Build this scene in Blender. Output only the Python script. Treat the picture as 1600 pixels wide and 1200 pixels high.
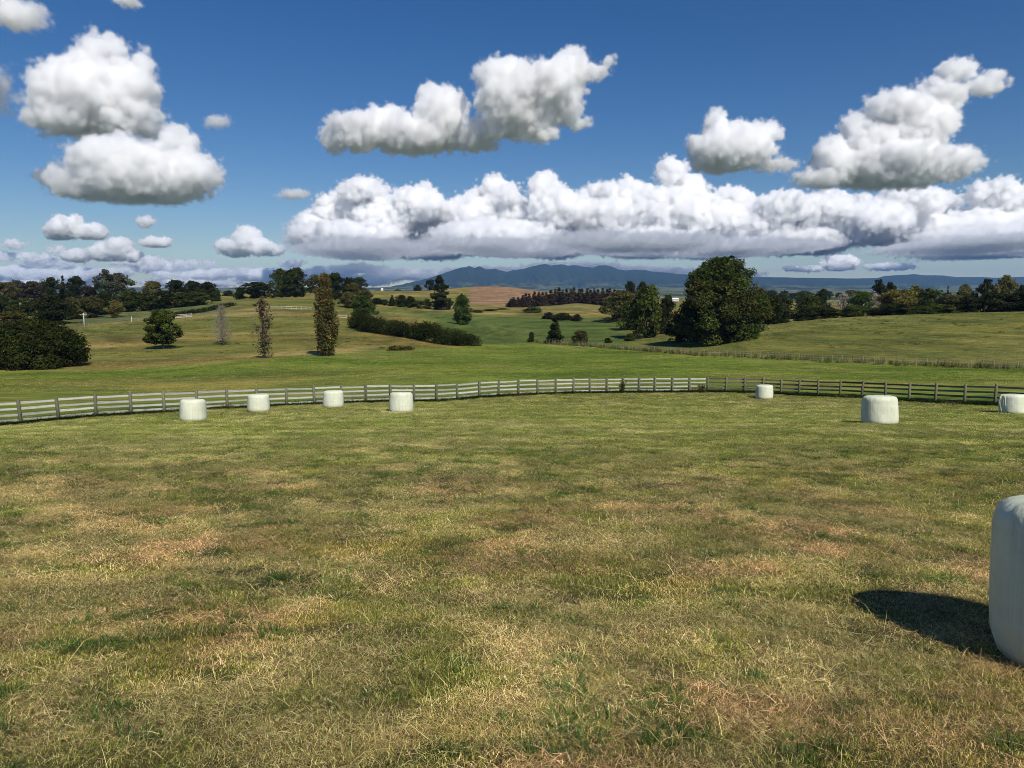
import bpy, math, random
import numpy as np
from mathutils import Vector

S = bpy.context.scene
COL = S.collection
for _o in list(bpy.data.objects):
    bpy.data.objects.remove(_o)

# ------------------------------------------------------------------ camera, sky, sun, exposure
F = 1110.0                       # focal length in photo pixels (1600 wide)
PITCH = math.atan(145 / F)
CAMZ = 1.65
cd = bpy.data.cameras.new('camera')
cam = bpy.data.objects.new('camera', cd)
COL.objects.link(cam)
S.camera = cam
cam.location = (0, 0, CAMZ)
cam.rotation_euler = (math.pi / 2 - PITCH, 0, 0)
cd.sensor_width = 36
cd.lens = 36 * F / 1600
cd.clip_start = 0.05
cd.clip_end = 90000

SUN_EL = math.radians(45.5)
SUN_AZ = math.radians(154)       # clockwise from the view direction: behind the right shoulder
w = bpy.data.worlds.new('World')
S.world = w
w.use_nodes = True
wn = w.node_tree
bg = wn.nodes['Background']
sky = wn.nodes.new('ShaderNodeTexSky')
sky.sky_type = 'NISHITA'
sky.sun_disc = False
sky.sun_elevation = SUN_EL
sky.sun_rotation = SUN_AZ
sky.air_density = 1.0
sky.dust_density = 0.1
sky.ozone_density = 4.0
sky.altitude = 60
hs = wn.nodes.new('ShaderNodeHueSaturation')
hs.inputs['Saturation'].default_value = 1.30
hs.inputs['Hue'].default_value = 0.509
wn.links.new(sky.outputs[0], hs.inputs['Color'])
wn.links.new(hs.outputs[0], bg.inputs[0])
bg.inputs[1].default_value = 0.068
sl = bpy.data.lights.new('sun', 'SUN')
sl.energy = 4.6
sl.angle = math.radians(0.5)
sl.color = (1.0, 0.95, 0.86)
so = bpy.data.objects.new('sun', sl)
COL.objects.link(so)
sd = Vector((math.sin(SUN_AZ) * math.cos(SUN_EL), math.cos(SUN_AZ) * math.cos(SUN_EL), math.sin(SUN_EL)))
so.rotation_euler = sd.to_track_quat('Z', 'Y').to_euler()
S.view_settings.view_transform = 'Standard'
S.view_settings.look = 'None'
S.view_settings.exposure = 0.10
S.view_settings.gamma = 1.0
S.view_settings.use_curve_mapping = False
S.cycles.use_denoising = True
S.cycles.denoiser = 'OPENIMAGEDENOISE'
S.cycles.denoising_input_passes = 'RGB_ALBEDO_NORMAL'
S.cycles.denoising_prefilter = 'FAST'
S.cycles.filter_width = 0.95
S.cycles.max_bounces = 24
S.cycles.diffuse_bounces = 3
S.cycles.transparent_max_bounces = 4
S.cycles.volume_bounces = 22
S.cycles.volume_step_rate = 2.0

CP, SP = math.cos(PITCH), math.sin(PITCH)


def at(px, py, Y):
    """World point seen at photo pixel (px, py) at forward distance Y."""
    a = (px - 800) / F
    b = -(py - 600) / F
    r = np.array([a, CP + b * SP, -SP + b * CP])
    p = r * (Y / r[1])
    p[2] += CAMZ
    return p


def proj(P):
    P = np.asarray(P, float)
    X, Y, Z = P[..., 0], P[..., 1], P[..., 2] - CAMZ
    fy = Y * CP - Z * SP
    uy = Y * SP + Z * CP
    fy = np.where(fy > 0.01, fy, 0.01)
    return 800 + F * X / fy, 600 - F * uy / fy


# ------------------------------------------------------------------ small helpers
def tag(o, label=None, cat=None, group=None, kind=None):
    if label:
        o['label'] = label
    if cat:
        o['category'] = cat
    if group:
        o['group'] = group
    if kind:
        o['kind'] = kind
    return o


def empty(name, loc, rz=0.0):
    o = bpy.data.objects.new(name, None)
    COL.objects.link(o)
    o.location = tuple(loc)
    o.rotation_euler = (0, 0, rz)
    o.empty_display_size = 0.3
    return o


def mesh_obj(name, me, parent=None, loc=(0, 0, 0), mat=None):
    o = bpy.data.objects.new(name, me)
    COL.objects.link(o)
    o.location = tuple(loc)
    if parent is not None:
        o.parent = parent
    if mat is not None and not me.materials:
        me.materials.append(mat)
    return o


def make_mesh(name, V, Fc, mat=None, smooth=False, col=None):
    """V (n,3); Fc (m,k) array or list of index lists; col per-vertex rgb -> attribute tint."""
    me = bpy.data.meshes.new(name)
    V = np.asarray(V, dtype=np.float32)
    if isinstance(Fc, np.ndarray):
        m, k = Fc.shape
        me.vertices.add(len(V))
        me.vertices.foreach_set('co', V.ravel())
        me.loops.add(m * k)
        me.loops.foreach_set('vertex_index', Fc.astype(np.int32).ravel())
        me.polygons.add(m)
        me.polygons.foreach_set('loop_start', np.arange(0, m * k, k, dtype=np.int32))
        me.update(calc_edges=True)
    else:
        me.from_pydata([tuple(map(float, v)) for v in V], [], [tuple(map(int, f)) for f in Fc])
    if smooth:
        me.polygons.foreach_set('use_smooth', np.ones(len(me.polygons), dtype=bool))
    if col is not None:
        a = me.attributes.new('tint', 'FLOAT_COLOR', 'POINT')
        c = np.ones((len(V), 4), dtype=np.float32)
        c[:, :3] = col
        a.data.foreach_set('color', c.ravel())
    if mat is not None:
        me.materials.append(mat)
    me.validate()
    return me


def tube(pts, rad, n=6, cap=True):
    """Tapered tube through pts; returns V, quad list."""
    pts = np.asarray(pts, float)
    rad = np.broadcast_to(np.asarray(rad, float), (len(pts),))
    V, Fc = [], []
    for i, p in enumerate(pts):
        d = pts[min(i + 1, len(pts) - 1)] - pts[max(i - 1, 0)]
        d = d / (np.linalg.norm(d) + 1e-9)
        h = np.array([1.0, 0, 0]) if abs(d[2]) > 0.8 else np.array([0, 0, 1.0])
        a = np.cross(d, h)
        a /= np.linalg.norm(a)
        b = np.cross(d, a)
        for k in range(n):
            t = 2 * math.pi * k / n
            V.append(p + rad[i] * (math.cos(t) * a + math.sin(t) * b))
    for i in range(len(pts) - 1):
        for k in range(n):
            Fc.append((i * n + k, i * n + (k + 1) % n, (i + 1) * n + (k + 1) % n, (i + 1) * n + k))
    if cap:
        Fc.append(tuple(range(n))[::-1])
        Fc.append(tuple((len(pts) - 1) * n + k for k in range(n)))
    return V, Fc


class MB:
    def __init__(self):
        self.V, self.F = [], []

    def add(self, V, Fc):
        o = len(self.V)
        self.V.extend(list(V))
        self.F.extend([tuple(i + o for i in f) for f in Fc])
        return self

    def box(self, c, s, rz=0.0):
        cx, sx = math.cos(rz), math.sin(rz)
        V = []
        for z in (-.5, .5):
            for x, y in ((-.5, -.5), (.5, -.5), (.5, .5), (-.5, .5)):
                X, Y = x * s[0], y * s[1]
                V.append((c[0] + X * cx - Y * sx, c[1] + X * sx + Y * cx, c[2] + z * s[2]))
        return self.add(V, [(0, 3, 2, 1), (4, 5, 6, 7), (0, 1, 5, 4), (1, 2, 6, 5), (2, 3, 7, 6), (3, 0, 4, 7)])

    def mesh(self, name, mat=None, smooth=False):
        return make_mesh(name, np.array(self.V), self.F, mat, smooth)


_rs = np.random.RandomState(11)
_PT = _rs.rand(256, 256)


def vnoise(x, y):
    x = np.asarray(x, float)
    y = np.asarray(y, float)
    xi = np.floor(x).astype(int)
    yi = np.floor(y).astype(int)
    fx, fy = x - xi, y - yi
    fx = fx * fx * (3 - 2 * fx)
    fy = fy * fy * (3 - 2 * fy)
    g = lambda a, b: _PT[a & 255, b & 255]
    return (g(xi, yi) * (1 - fx) + g(xi + 1, yi) * fx) * (1 - fy) + (g(xi, yi + 1) * (1 - fx) + g(xi + 1, yi + 1) * fx) * fy


def fbm(x, y, octv=4, rough=0.5):
    s, a, t = 0.0, 1.0, 0.0
    for i in range(octv):
        s = s + a * vnoise(x * 2.03 ** i + 17.3 * i, y * 2.03 ** i + 5.1 * i)
        t += a
        a *= rough
    return s / t


# ------------------------------------------------------------------ materials
def new_mat(name):
    m = bpy.data.materials.new(name)
    m.use_nodes = True
    m.node_tree.nodes.clear()
    return m, m.node_tree, m.node_tree.nodes, m.node_tree.links.new


def noise_node(N, L, vec, scale, detail=4, rough=0.55):
    n = N.new('ShaderNodeTexNoise')
    n.inputs['Scale'].default_value = scale
    n.inputs['Detail'].default_value = detail
    n.inputs['Roughness'].default_value = rough
    if vec is not None:
        L(vec, n.inputs['Vector'])
    return n.outputs['Fac']


def ramp(N, L, fac, stops):
    r = N.new('ShaderNodeValToRGB')
    e = r.color_ramp.elements
    while len(e) < len(stops):
        e.new(0.5)
    for el, (p, c) in zip(e, stops):
        el.position = p
        el.color = (*c, 1) if len(c) == 3 else c
    L(fac, r.inputs['Fac'])
    return r.outputs['Color']


def mixc(N, L, a, b, fac, typ='MIX'):
    m = N.new('ShaderNodeMix')
    m.data_type = 'RGBA'
    m.blend_type = typ
    for s, i in ((fac, 0), (a, 6), (b, 7)):
        if isinstance(s, bpy.types.NodeSocket):
            L(s, m.inputs[i])
        elif i == 0:
            m.inputs[0].default_value = s
        else:
            m.inputs[i].default_value = (*s, 1)
    return m.outputs[2]


def simple_mat(name, c1, c2, scale=6.0, rough=0.8, bump=0.3, stretch=(1, 1, 1), bump_dist=0.01, spec=0.3, var=(0.8, 1.15)):
    m, t, N, L = new_mat(name)
    out = N.new('ShaderNodeOutputMaterial')
    b = N.new('ShaderNodeBsdfPrincipled')
    tc = N.new('ShaderNodeTexCoord')
    mp = N.new('ShaderNodeMapping')
    mp.inputs['Scale'].default_value = stretch
    L(tc.outputs['Object'], mp.inputs['Vector'])
    n = noise_node(N, L, mp.outputs[0], scale, 6, 0.65)
    oi = N.new('ShaderNodeObjectInfo')
    c = ramp(N, L, n, [(0.3, c1), (0.7, c2)])
    mr = N.new('ShaderNodeMapRange')
    mr.inputs[3].default_value = var[0]
    mr.inputs[4].default_value = var[1]
    L(oi.outputs['Random'], mr.inputs[0])
    hv = N.new('ShaderNodeHueSaturation')
    L(mr.outputs[0], hv.inputs['Value'])
    L(c, hv.inputs['Color'])
    L(hv.outputs[0], b.inputs['Base Color'])
    b.inputs['Roughness'].default_value = rough
    b.inputs['Specular IOR Level'].default_value = spec
    bp = N.new('ShaderNodeBump')
    bp.inputs['Strength'].default_value = bump
    bp.inputs['Distance'].default_value = bump_dist
    L(n, bp.inputs['Height'])
    L(bp.outputs[0], b.inputs['Normal'])
    L(b.outputs[0], out.inputs[0])
    return m


def leaf_mat(name, base, trans=0.35):
    """Leaves: per-leaf tint attribute times the species colour, partly translucent."""
    m, t, N, L = new_mat(name)
    out = N.new('ShaderNodeOutputMaterial')
    at_ = N.new('ShaderNodeAttribute')
    at_.attribute_name = 'tint'
    oi = N.new('ShaderNodeObjectInfo')
    mr = N.new('ShaderNodeMapRange')
    mr.inputs[3].default_value = 0.8
    mr.inputs[4].default_value = 1.2
    L(oi.outputs['Random'], mr.inputs[0])
    c = mixc(N, L, at_.outputs['Color'], base, 1.0, 'MULTIPLY')
    hv = N.new('ShaderNodeHueSaturation')
    L(c, hv.inputs['Color'])
    L(mr.outputs[0], hv.inputs['Value'])
    d = N.new('ShaderNodeBsdfDiffuse')
    tr = N.new('ShaderNodeBsdfTranslucent')
    L(hv.outputs[0], d.inputs[0])
    L(hv.outputs[0], tr.inputs[0])
    mx = N.new('ShaderNodeMixShader')
    mx.inputs[0].default_value = trans
    L(d.outputs[0], mx.inputs[1])
    L(tr.outputs[0], mx.inputs[2])
    L(mx.outputs[0], out.inputs[0])
    return m


M = {}
M['dark'] = leaf_mat('dark_evergreen_leaves', (0.036, 0.045, 0.013))
M['green'] = leaf_mat('green_leaves', (0.062, 0.080, 0.018))
M['willow'] = leaf_mat('willow_leaves', (0.064, 0.081, 0.020))
M['olive'] = leaf_mat('olive_leaves', (0.115, 0.110, 0.036))
M['bright'] = leaf_mat('bright_green_leaves', (0.075, 0.115, 0.028))
M['yellow'] = leaf_mat('yellowing_leaves', (0.155, 0.135, 0.036))
M['rust'] = leaf_mat('rust_brown_leaves', (0.092, 0.084, 0.028))
M['purple'] = leaf_mat('purple_brown_leaves', (0.048, 0.040, 0.028))
M['brown_pine'] = leaf_mat('brown_conifer_needles', (0.068, 0.052, 0.038))
M['gum'] = leaf_mat('grey_green_gum_leaves', (0.085, 0.095, 0.062))
M['twig'] = leaf_mat('bare_grey_twigs', (0.27, 0.235, 0.20), 0.1)
M['poplar'] = leaf_mat('poplar_leaves', (0.142, 0.124, 0.044))
M['bare_poplar'] = leaf_mat('sparse_reddish_leaves', (0.175, 0.135, 0.072))
M['hedge'] = leaf_mat('clipped_hedge_leaves', (0.036, 0.047, 0.012))
M['bark'] = simple_mat('bark', (0.07, 0.055, 0.042), (0.15, 0.125, 0.10), 5, 0.9, 0.6, (1, 1, 0.25), 0.03)
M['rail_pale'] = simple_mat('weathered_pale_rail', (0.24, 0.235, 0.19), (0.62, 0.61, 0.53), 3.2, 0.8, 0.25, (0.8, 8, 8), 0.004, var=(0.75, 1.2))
M['rail_shaded'] = simple_mat('weathered_shaded_rail', (0.085, 0.08, 0.06), (0.18, 0.17, 0.13), 2.5, 0.85, 0.25, (0.6, 8, 8), 0.004, var=(0.6, 1.3))  # weathered rail again, with the right run's shade painted into the colour
M['post'] = simple_mat('treated_pine_post', (0.11, 0.11, 0.065), (0.21, 0.20, 0.13), 5, 0.85, 0.4, (6, 6, 0.7), 0.004)
M['batten'] = simple_mat('grey_batten', (0.30, 0.27, 0.22), (0.48, 0.44, 0.36), 5, 0.85, 0.2)
M['wire'] = simple_mat('galvanised_wire', (0.35, 0.35, 0.35), (0.45, 0.45, 0.45), 5, 0.5, 0.0)
M['white_paint'] = simple_mat('white_paint', (0.72, 0.72, 0.70), (0.8, 0.8, 0.78), 5, 0.6, 0.05)
M['roof_grey'] = simple_mat('pale_grey_roof', (0.5, 0.52, 0.53), (0.62, 0.63, 0.64), 2, 0.5, 0.05)
M['roof_tin'] = simple_mat('dull_tin_roof', (0.22, 0.23, 0.24), (0.32, 0.33, 0.34), 2, 0.6, 0.05)
M['pole'] = simple_mat('grey_pole_wood', (0.38, 0.34, 0.28), (0.5, 0.46, 0.40), 4, 0.85, 0.2, (4, 4, .5))


def bale_material():
    m, t, N, L = new_mat('pale_green_bale_film')
    out = N.new('ShaderNodeOutputMaterial')
    b = N.new('ShaderNodeBsdfPrincipled')
    tc = N.new('ShaderNodeTexCoord')
    mp = N.new('ShaderNodeMapping')
    mp.inputs['Scale'].default_value = (14, 14, 0.5)
    L(tc.outputs['Object'], mp.inputs['Vector'])
    streak = noise_node(N, L, mp.outputs[0], 1.0, 5, 0.6)
    blot = noise_node(N, L, tc.outputs['Object'], 2.2, 5, 0.6)
    fine = noise_node(N, L, tc.outputs['Object'], 30, 4, 0.6)
    c = ramp(N, L, blot, [(0.3, (0.56, 0.585, 0.42)), (0.7, (0.73, 0.745, 0.58))])
    c = mixc(N, L, c, (0.50, 0.53, 0.36), ramp_fac(N, L, streak, 0.46, 0.72, 0.0, 0.6))
    mb_ = N.new('ShaderNodeMapping')                     # overlapping turns of film
    mb_.inputs['Rotation'].default_value = (0.10, 0.06, 0)
    mb_.inputs['Scale'].default_value = (0.5, 0.5, 7.0)
    L(tc.outputs['Object'], mb_.inputs['Vector'])
    band = noise_node(N, L, mb_.outputs[0], 1.0, 3, 0.6)
    c = mixc(N, L, c, (0.78, 0.79, 0.64), ramp_fac(N, L, band, 0.46, 0.6, 0.0, 0.16))
    sp = N.new('ShaderNodeSeparateXYZ')
    L(tc.outputs['Object'], sp.inputs[0])
    dirt = N.new('ShaderNodeMath')
    dirt.operation = 'MULTIPLY'
    L(ramp_fac(N, L, sp.outputs[2], 0.0, 0.22, 0.5, 0.0), dirt.inputs[0])
    L(ramp_fac(N, L, fine, 0.4, 0.7, 0.0, 1.0), dirt.inputs[1])
    c = mixc(N, L, c, (0.30, 0.27, 0.17), dirt.outputs[0])
    L(c, b.inputs['Base Color'])
    b.inputs['Roughness'].default_value = 0.55
    b.inputs['Specular IOR Level'].default_value = 0.2
    b.inputs['Subsurface Weight'].default_value = 0.12
    b.inputs['Subsurface Radius'].default_value = (0.05, 0.06, 0.04)
    bp = N.new('ShaderNodeBump')
    bp.inputs['Strength'].default_value = 0.5
    bp.inputs['Distance'].default_value = 0.022
    ad = N.new('ShaderNodeMath')
    ad.operation = 'ADD'
    L(streak, ad.inputs[0])
    L(blot, ad.inputs[1])
    ad2 = N.new('ShaderNodeMath')
    ad2.operation = 'ADD'
    L(ad.outputs[0], ad2.inputs[0])
    L(ramp_fac(N, L, band, 0.46, 0.6, 0.0, 0.10), ad2.inputs[1])
    L(ad2.outputs[0], bp.inputs['Height'])
    L(bp.outputs[0], b.inputs['Normal'])
    L(b.outputs[0], out.inputs[0])
    return m


def ramp_fac(N, L, fac, a, b_, lo, hi):
    mr = N.new('ShaderNodeMapRange')
    mr.interpolation_type = 'SMOOTHSTEP'
    mr.inputs[1].default_value = a
    mr.inputs[2].default_value = b_
    mr.inputs[3].default_value = lo
    mr.inputs[4].default_value = hi
    L(fac, mr.inputs[0])
    return mr.outputs[0]


M['bale'] = bale_material()


def ground_material():
    """Paddock colours come from the tint attribute; noise adds clumps, streaks and relief."""
    m, t, N, L = new_mat('pasture')
    out = N.new('ShaderNodeOutputMaterial')
    b = N.new('ShaderNodeBsdfPrincipled')
    a = N.new('ShaderNodeAttribute')
    a.attribute_name = 'tint'
    g = N.new('ShaderNodeNewGeometry')
    pos = g.outputs['Position']
    mp = N.new('ShaderNodeMapping')
    mp.inputs['Rotation'].default_value = (0, 0, 0.25)
    mp.inputs['Scale'].default_value = (0.35, 1.0, 1.0)
    L(pos, mp.inputs['Vector'])
    n1 = noise_node(N, L, pos, 14.0, 8, 0.75)
    n2 = noise_node(N, L, mp.outputs[0], 0.9, 6, 0.65)
    n3 = noise_node(N, L, mp.outputs[0], 0.12, 5, 0.6)
    c = mixc(N, L, a.outputs['Color'], ramp(N, L, n2, [(0.28, (0.5, 0.62, 0.5)), (0.5, (1, 1, 1)), (0.72, (1.5, 1.32, 1.2))]), 0.85, 'MULTIPLY')
    c = mixc(N, L, c, ramp(N, L, n3, [(0.3, (0.72, 0.85, 0.7)), (0.5, (1, 1, 1)), (0.7, (1.28, 1.12, 1.05))]), 0.9, 'MULTIPLY')
    # terracettes: grazing tracks that follow the contours
    tm = N.new('ShaderNodeMapping')
    tm.inputs['Scale'].default_value = (0.045, 0.045, 2.3)
    L(pos, tm.inputs['Vector'])
    n4 = noise_node(N, L, tm.outputs[0], 1.0, 5, 0.65)
    c = mixc(N, L, c, ramp(N, L, n4, [(0.36, (0.55, 0.6, 0.55)), (0.5, (1, 1, 1)), (0.64, (1.4, 1.32, 1.25))]), 0.9, 'MULTIPLY')
    c = mixc(N, L, c, ramp(N, L, n1, [(0.3, (0.55, 0.58, 0.5)), (0.7, (1.45, 1.42, 1.4))]), 0.8, 'MULTIPLY')
    L(c, b.inputs['Base Color'])
    b.inputs['Roughness'].default_value = 0.95
    b.inputs['Specular IOR Level'].default_value = 0.1
    b1 = N.new('ShaderNodeBump')
    b1.inputs['Strength'].default_value = 0.7
    b1.inputs['Distance'].default_value = 0.35
    L(n2, b1.inputs['Height'])
    b2 = N.new('ShaderNodeBump')
    b2.inputs['Strength'].default_value = 0.6
    b2.inputs['Distance'].default_value = 0.05
    L(n1, b2.inputs['Height'])
    L(b1.outputs[0], b2.inputs['Normal'])
    L(b2.outputs[0], b.inputs['Normal'])
    L(b.outputs[0], out.inputs[0])
    return m


M['ground'] = ground_material()


def mountain_material():
    m, t, N, L = new_mat('bush_clad_mountain')
    out = N.new('ShaderNodeOutputMaterial')
    b = N.new('ShaderNodeBsdfDiffuse')
    g = N.new('ShaderNodeNewGeometry')
    a = N.new('ShaderNodeAttribute')
    a.attribute_name = 'tint'
    n = noise_node(N, L, g.outputs['Position'], 0.006, 8, 0.65)
    c = mixc(N, L, a.outputs['Color'], ramp(N, L, n, [(0.3, (0.6, 0.65, 0.6)), (0.7, (1.4, 1.3, 1.3))]), 1.0, 'MULTIPLY')
    L(c, b.inputs[0])
    L(b.outputs[0], out.inputs[0])
    return m


# ------------------------------------------------------------------ terrain
CPT = []          # control points in world space


def cp(px, py, Y):
    CPT.append(at(px, py, Y))


def cz(px, Y, zrel):
    p = at(px, 455, Y)
    CPT.append(np.array([p[0], Y, zrel + CAMZ]))


for px in (-500, 0, 400, 800, 1200, 1600, 2100):       # the slope at our feet
    for Y, zr in ((2, -2.05), (4.8, -2.55), (10, -3.28), (18, -4.2)):
        cz(px, Y, zr - (0.11 if px >= 1600 and 3 < Y < 12 else 0))
for px, py, Y in ((302, 657, 37), (404, 643, 43), (521, 636, 45), (627, 643, 41), (1194, 622, 56), (1374, 662, 29.6), (1580, 646, 40)):
    cp(px, py, Y)
cz(800, 30, -5.65)
cz(50, 30, -5.9)
FENCE_CP = [(-300, 690, 32), (-100, 672, 35.5), (33, 663, 38), (150, 652, 40.5), (257, 645.5, 43), (355, 639.5, 46), (448, 634, 48.5), (533, 630.5, 50.5), (611, 628.5, 51.2), (685, 627.5, 52.0), (779, 619.5, 55.5),
            (868, 615, 58.5), (973, 613, 60.5), (1106, 612.5, 61.5), (1192, 614, 60.5), (1248, 617, 58.5), (1312, 620, 55.5), (1383, 624.5, 51.8), (1461, 629.5, 48.5), (1507, 632, 46.8), (1554, 634, 45.2), (1640, 640, 42.5), (1900, 655, 37)]
for f in FENCE_CP:
    cp(*f)
for c in ((-300, 620, 60), (50, 615, 62), (300, 600, 75), (500, 592, 79), (700, 580, 88), (840, 579, 91), (1000, 579, 91), (1200, 590, 78), (1450, 598, 68), (1600, 602, 63), (1900, 610, 60),
          (-300, 585, 105), (50, 580, 105), (140, 579, 107), (300, 572, 109), (400, 563, 115), (500, 557, 125), (600, 550, 136), (700, 543, 152), (760, 540, 165), (840, 536, 190), (900, 540, 172), (1000, 548, 150),
          (1100, 557, 124), (1200, 560, 118), (1300, 566, 112), (1400, 570, 106), (1500, 574, 100), (1590, 577, 94), (1900, 585, 88),
          (140, 545, 150), (255, 545, 150), (430, 545, 150), (430, 520, 180), (430, 500, 210), (430, 484, 250), (430, 466, 320),
          (255, 520, 185), (255, 500, 220), (280, 490, 260), (350, 470, 330), (350, 463, 420), (100, 515, 210), (100, 500, 260), (20, 500, 260), (100, 478, 340), (200, 490, 280), (200, 470, 350),
          (0, 490, 285), (-300, 490, 285), (0, 462, 600), (-300, 460, 600), (200, 460, 600), (520, 520, 180), (520, 500, 220), (520, 480, 280), (520, 468, 330),
          (600, 530, 160), (600, 505, 215), (600, 487, 285), (600, 478, 340), (600, 454, 700), (650, 456, 700), (700, 453, 680), (680, 484, 345), (740, 448, 650), (800, 449, 650), (842, 457, 640), (880, 470, 600),
          (700, 535, 170), (740, 525, 200), (722, 507, 236), (700, 491, 300), (760, 500, 290), (760, 480, 400), (740, 474, 480), (800, 474, 480), (850, 481, 420),
          (900, 474, 400), (900, 486, 340), (900, 500, 300), (860, 502, 290), (900, 525, 230), (820, 515, 250), (960, 530, 215), (960, 490, 360), (1000, 500, 300), (1015, 528, 210), (1060, 533, 190), (1125, 538, 168), (1050, 470, 700),
          (1200, 531, 155), (1200, 515, 185), (1160, 532, 165), (1300, 530, 150), (1300, 499, 190), (1450, 530, 140), (1450, 495, 180), (1600, 530, 132), (1600, 491, 170), (1900, 491, 170), (1900, 535, 130)):
    cp(*c)
for c in ((430, 470, -7), (520, 480, -7), (1300, 260, -10.5), (1450, 260, -9.5), (1600, 250, -8.5), (1900, 250, -8.5), (1200, 260, -12), (700, 1000, -6), (800, 1000, -8)):
    cz(*c)
for px in (-300, 200, 500, 900, 1250, 1600, 1900):
    for Y, zr in ((1300, -12), (2600, -12), (5000, 2), (9000, 30), (14000, 40)):
        cz(px, Y, zr)
CPT = np.array(CPT)


def _uv(X, Y):
    az = np.arctan2(X, Y)
    r = np.hypot(X, Y)
    return az, r


_az, _r = _uv(CPT[:, 0], CPT[:, 1])
_Q = np.stack([_az * 1.6, np.log(_r)], 1)


def _phi(d2):
    return 0.5 * d2 * np.log(d2 + 1e-12)


_n = len(_Q)
_A = np.zeros((_n + 3, _n + 3))
_d2 = ((_Q[:, None] - _Q[None]) ** 2).sum(-1)
_A[:_n, :_n] = _phi(_d2) + np.eye(_n) * 2e-4
_A[:_n, _n:] = np.c_[np.ones(_n), _Q]
_A[_n:, :_n] = _A[:_n, _n:].T
_sol = np.linalg.solve(_A, np.r_[CPT[:, 2] - CAMZ, 0, 0, 0])


def _tps(az, r):
    q = np.stack([az * 1.6, np.log(r)], 1)
    res = np.empty(len(q))
    for i in range(0, len(q), 20000):
        s = q[i:i + 20000]
        d2 = ((s[:, None] - _Q[None]) ** 2).sum(-1)
        res[i:i + 20000] = _phi(d2) @ _sol[:_n] + _sol[_n] + s @ _sol[_n + 1:]
    return res


AZL = 0.80


def ground_z(X, Y):
    X = np.atleast_1d(np.asarray(X, float)).ravel()
    Y = np.atleast_1d(np.asarray(Y, float)).ravel()
    az, r = _uv(X, Y)
    rc = np.clip(r, 2.0, 13900)
    z = _tps(np.clip(az, -AZL, AZL), rc)
    back = np.abs(az) > AZL
    if back.any():                                      # behind the camera: blend both edges of the view
        zl = _tps(np.full(back.sum(), -AZL), rc[back])
        zr = _tps(np.full(back.sum(), AZL), rc[back])
        a = np.abs(az[back])
        k = np.clip((a - AZL) / (math.pi - AZL), 0, 1)
        k = k * k * (3 - 2 * k) * 0.5
        own, oth = np.where(az[back] > 0, zr, zl), np.where(az[back] > 0, zl, zr)
        z[back] = own * (1 - k) + oth * k
    z = np.where(r < 2.0, -1.65 + (z + 1.65) * (r / 2.0), z)
    amp = np.interp(r, [3, 20, 60, 200, 800, 3000], [0.02, 0.05, 0.12, 0.45, 1.2, 6])
    sc = np.interp(r, [3, 60, 200, 800, 3000], [1.5, 9, 26, 80, 350])
    band = np.minimum(np.floor(np.log2(sc)), 8)
    z = z + amp * (fbm(X / 8 + 40, Y / 8 + 40, 3) - 0.5) * np.clip(1 - r / 900, 0, 1) + np.clip((r - 900) / 3000, 0, 1) * 14 * (fbm(X / 420 + 3, Y / 420 + 9, 3) - 0.5)
    return z + CAMZ


def gpt(px, Y, dz=0.0):
    """Point on the ground in photo column px at forward distance Y."""
    z = 0.0
    for _ in range(3):
        fy = Y * CP - (z - CAMZ) * SP
        X = (px - 800) / F * fy
        z = float(ground_z(X, Y)[0])
    return np.array([X, Y, z + dz])


_FCP = sorted(FENCE_CP)


def fence_Y(px):
    return np.interp(px, [f[0] for f in _FCP], [f[2] for f in _FCP])


def sstep(a, b, x):
    t = np.clip((x - a) / (b - a), 0, 1)
    return t * t * (3 - 2 * t)


WIRE_CP = [(838, 190), (900, 172), (1000, 150), (1100, 124), (1200, 118), (1300, 112), (1400, 106), (1500, 100), (1590, 94), (1750, 91), (1900, 88)]
C_GREEN = np.array([0.094, 0.135, 0.026])
C_STRAW = np.array([0.30, 0.245, 0.105])


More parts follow.
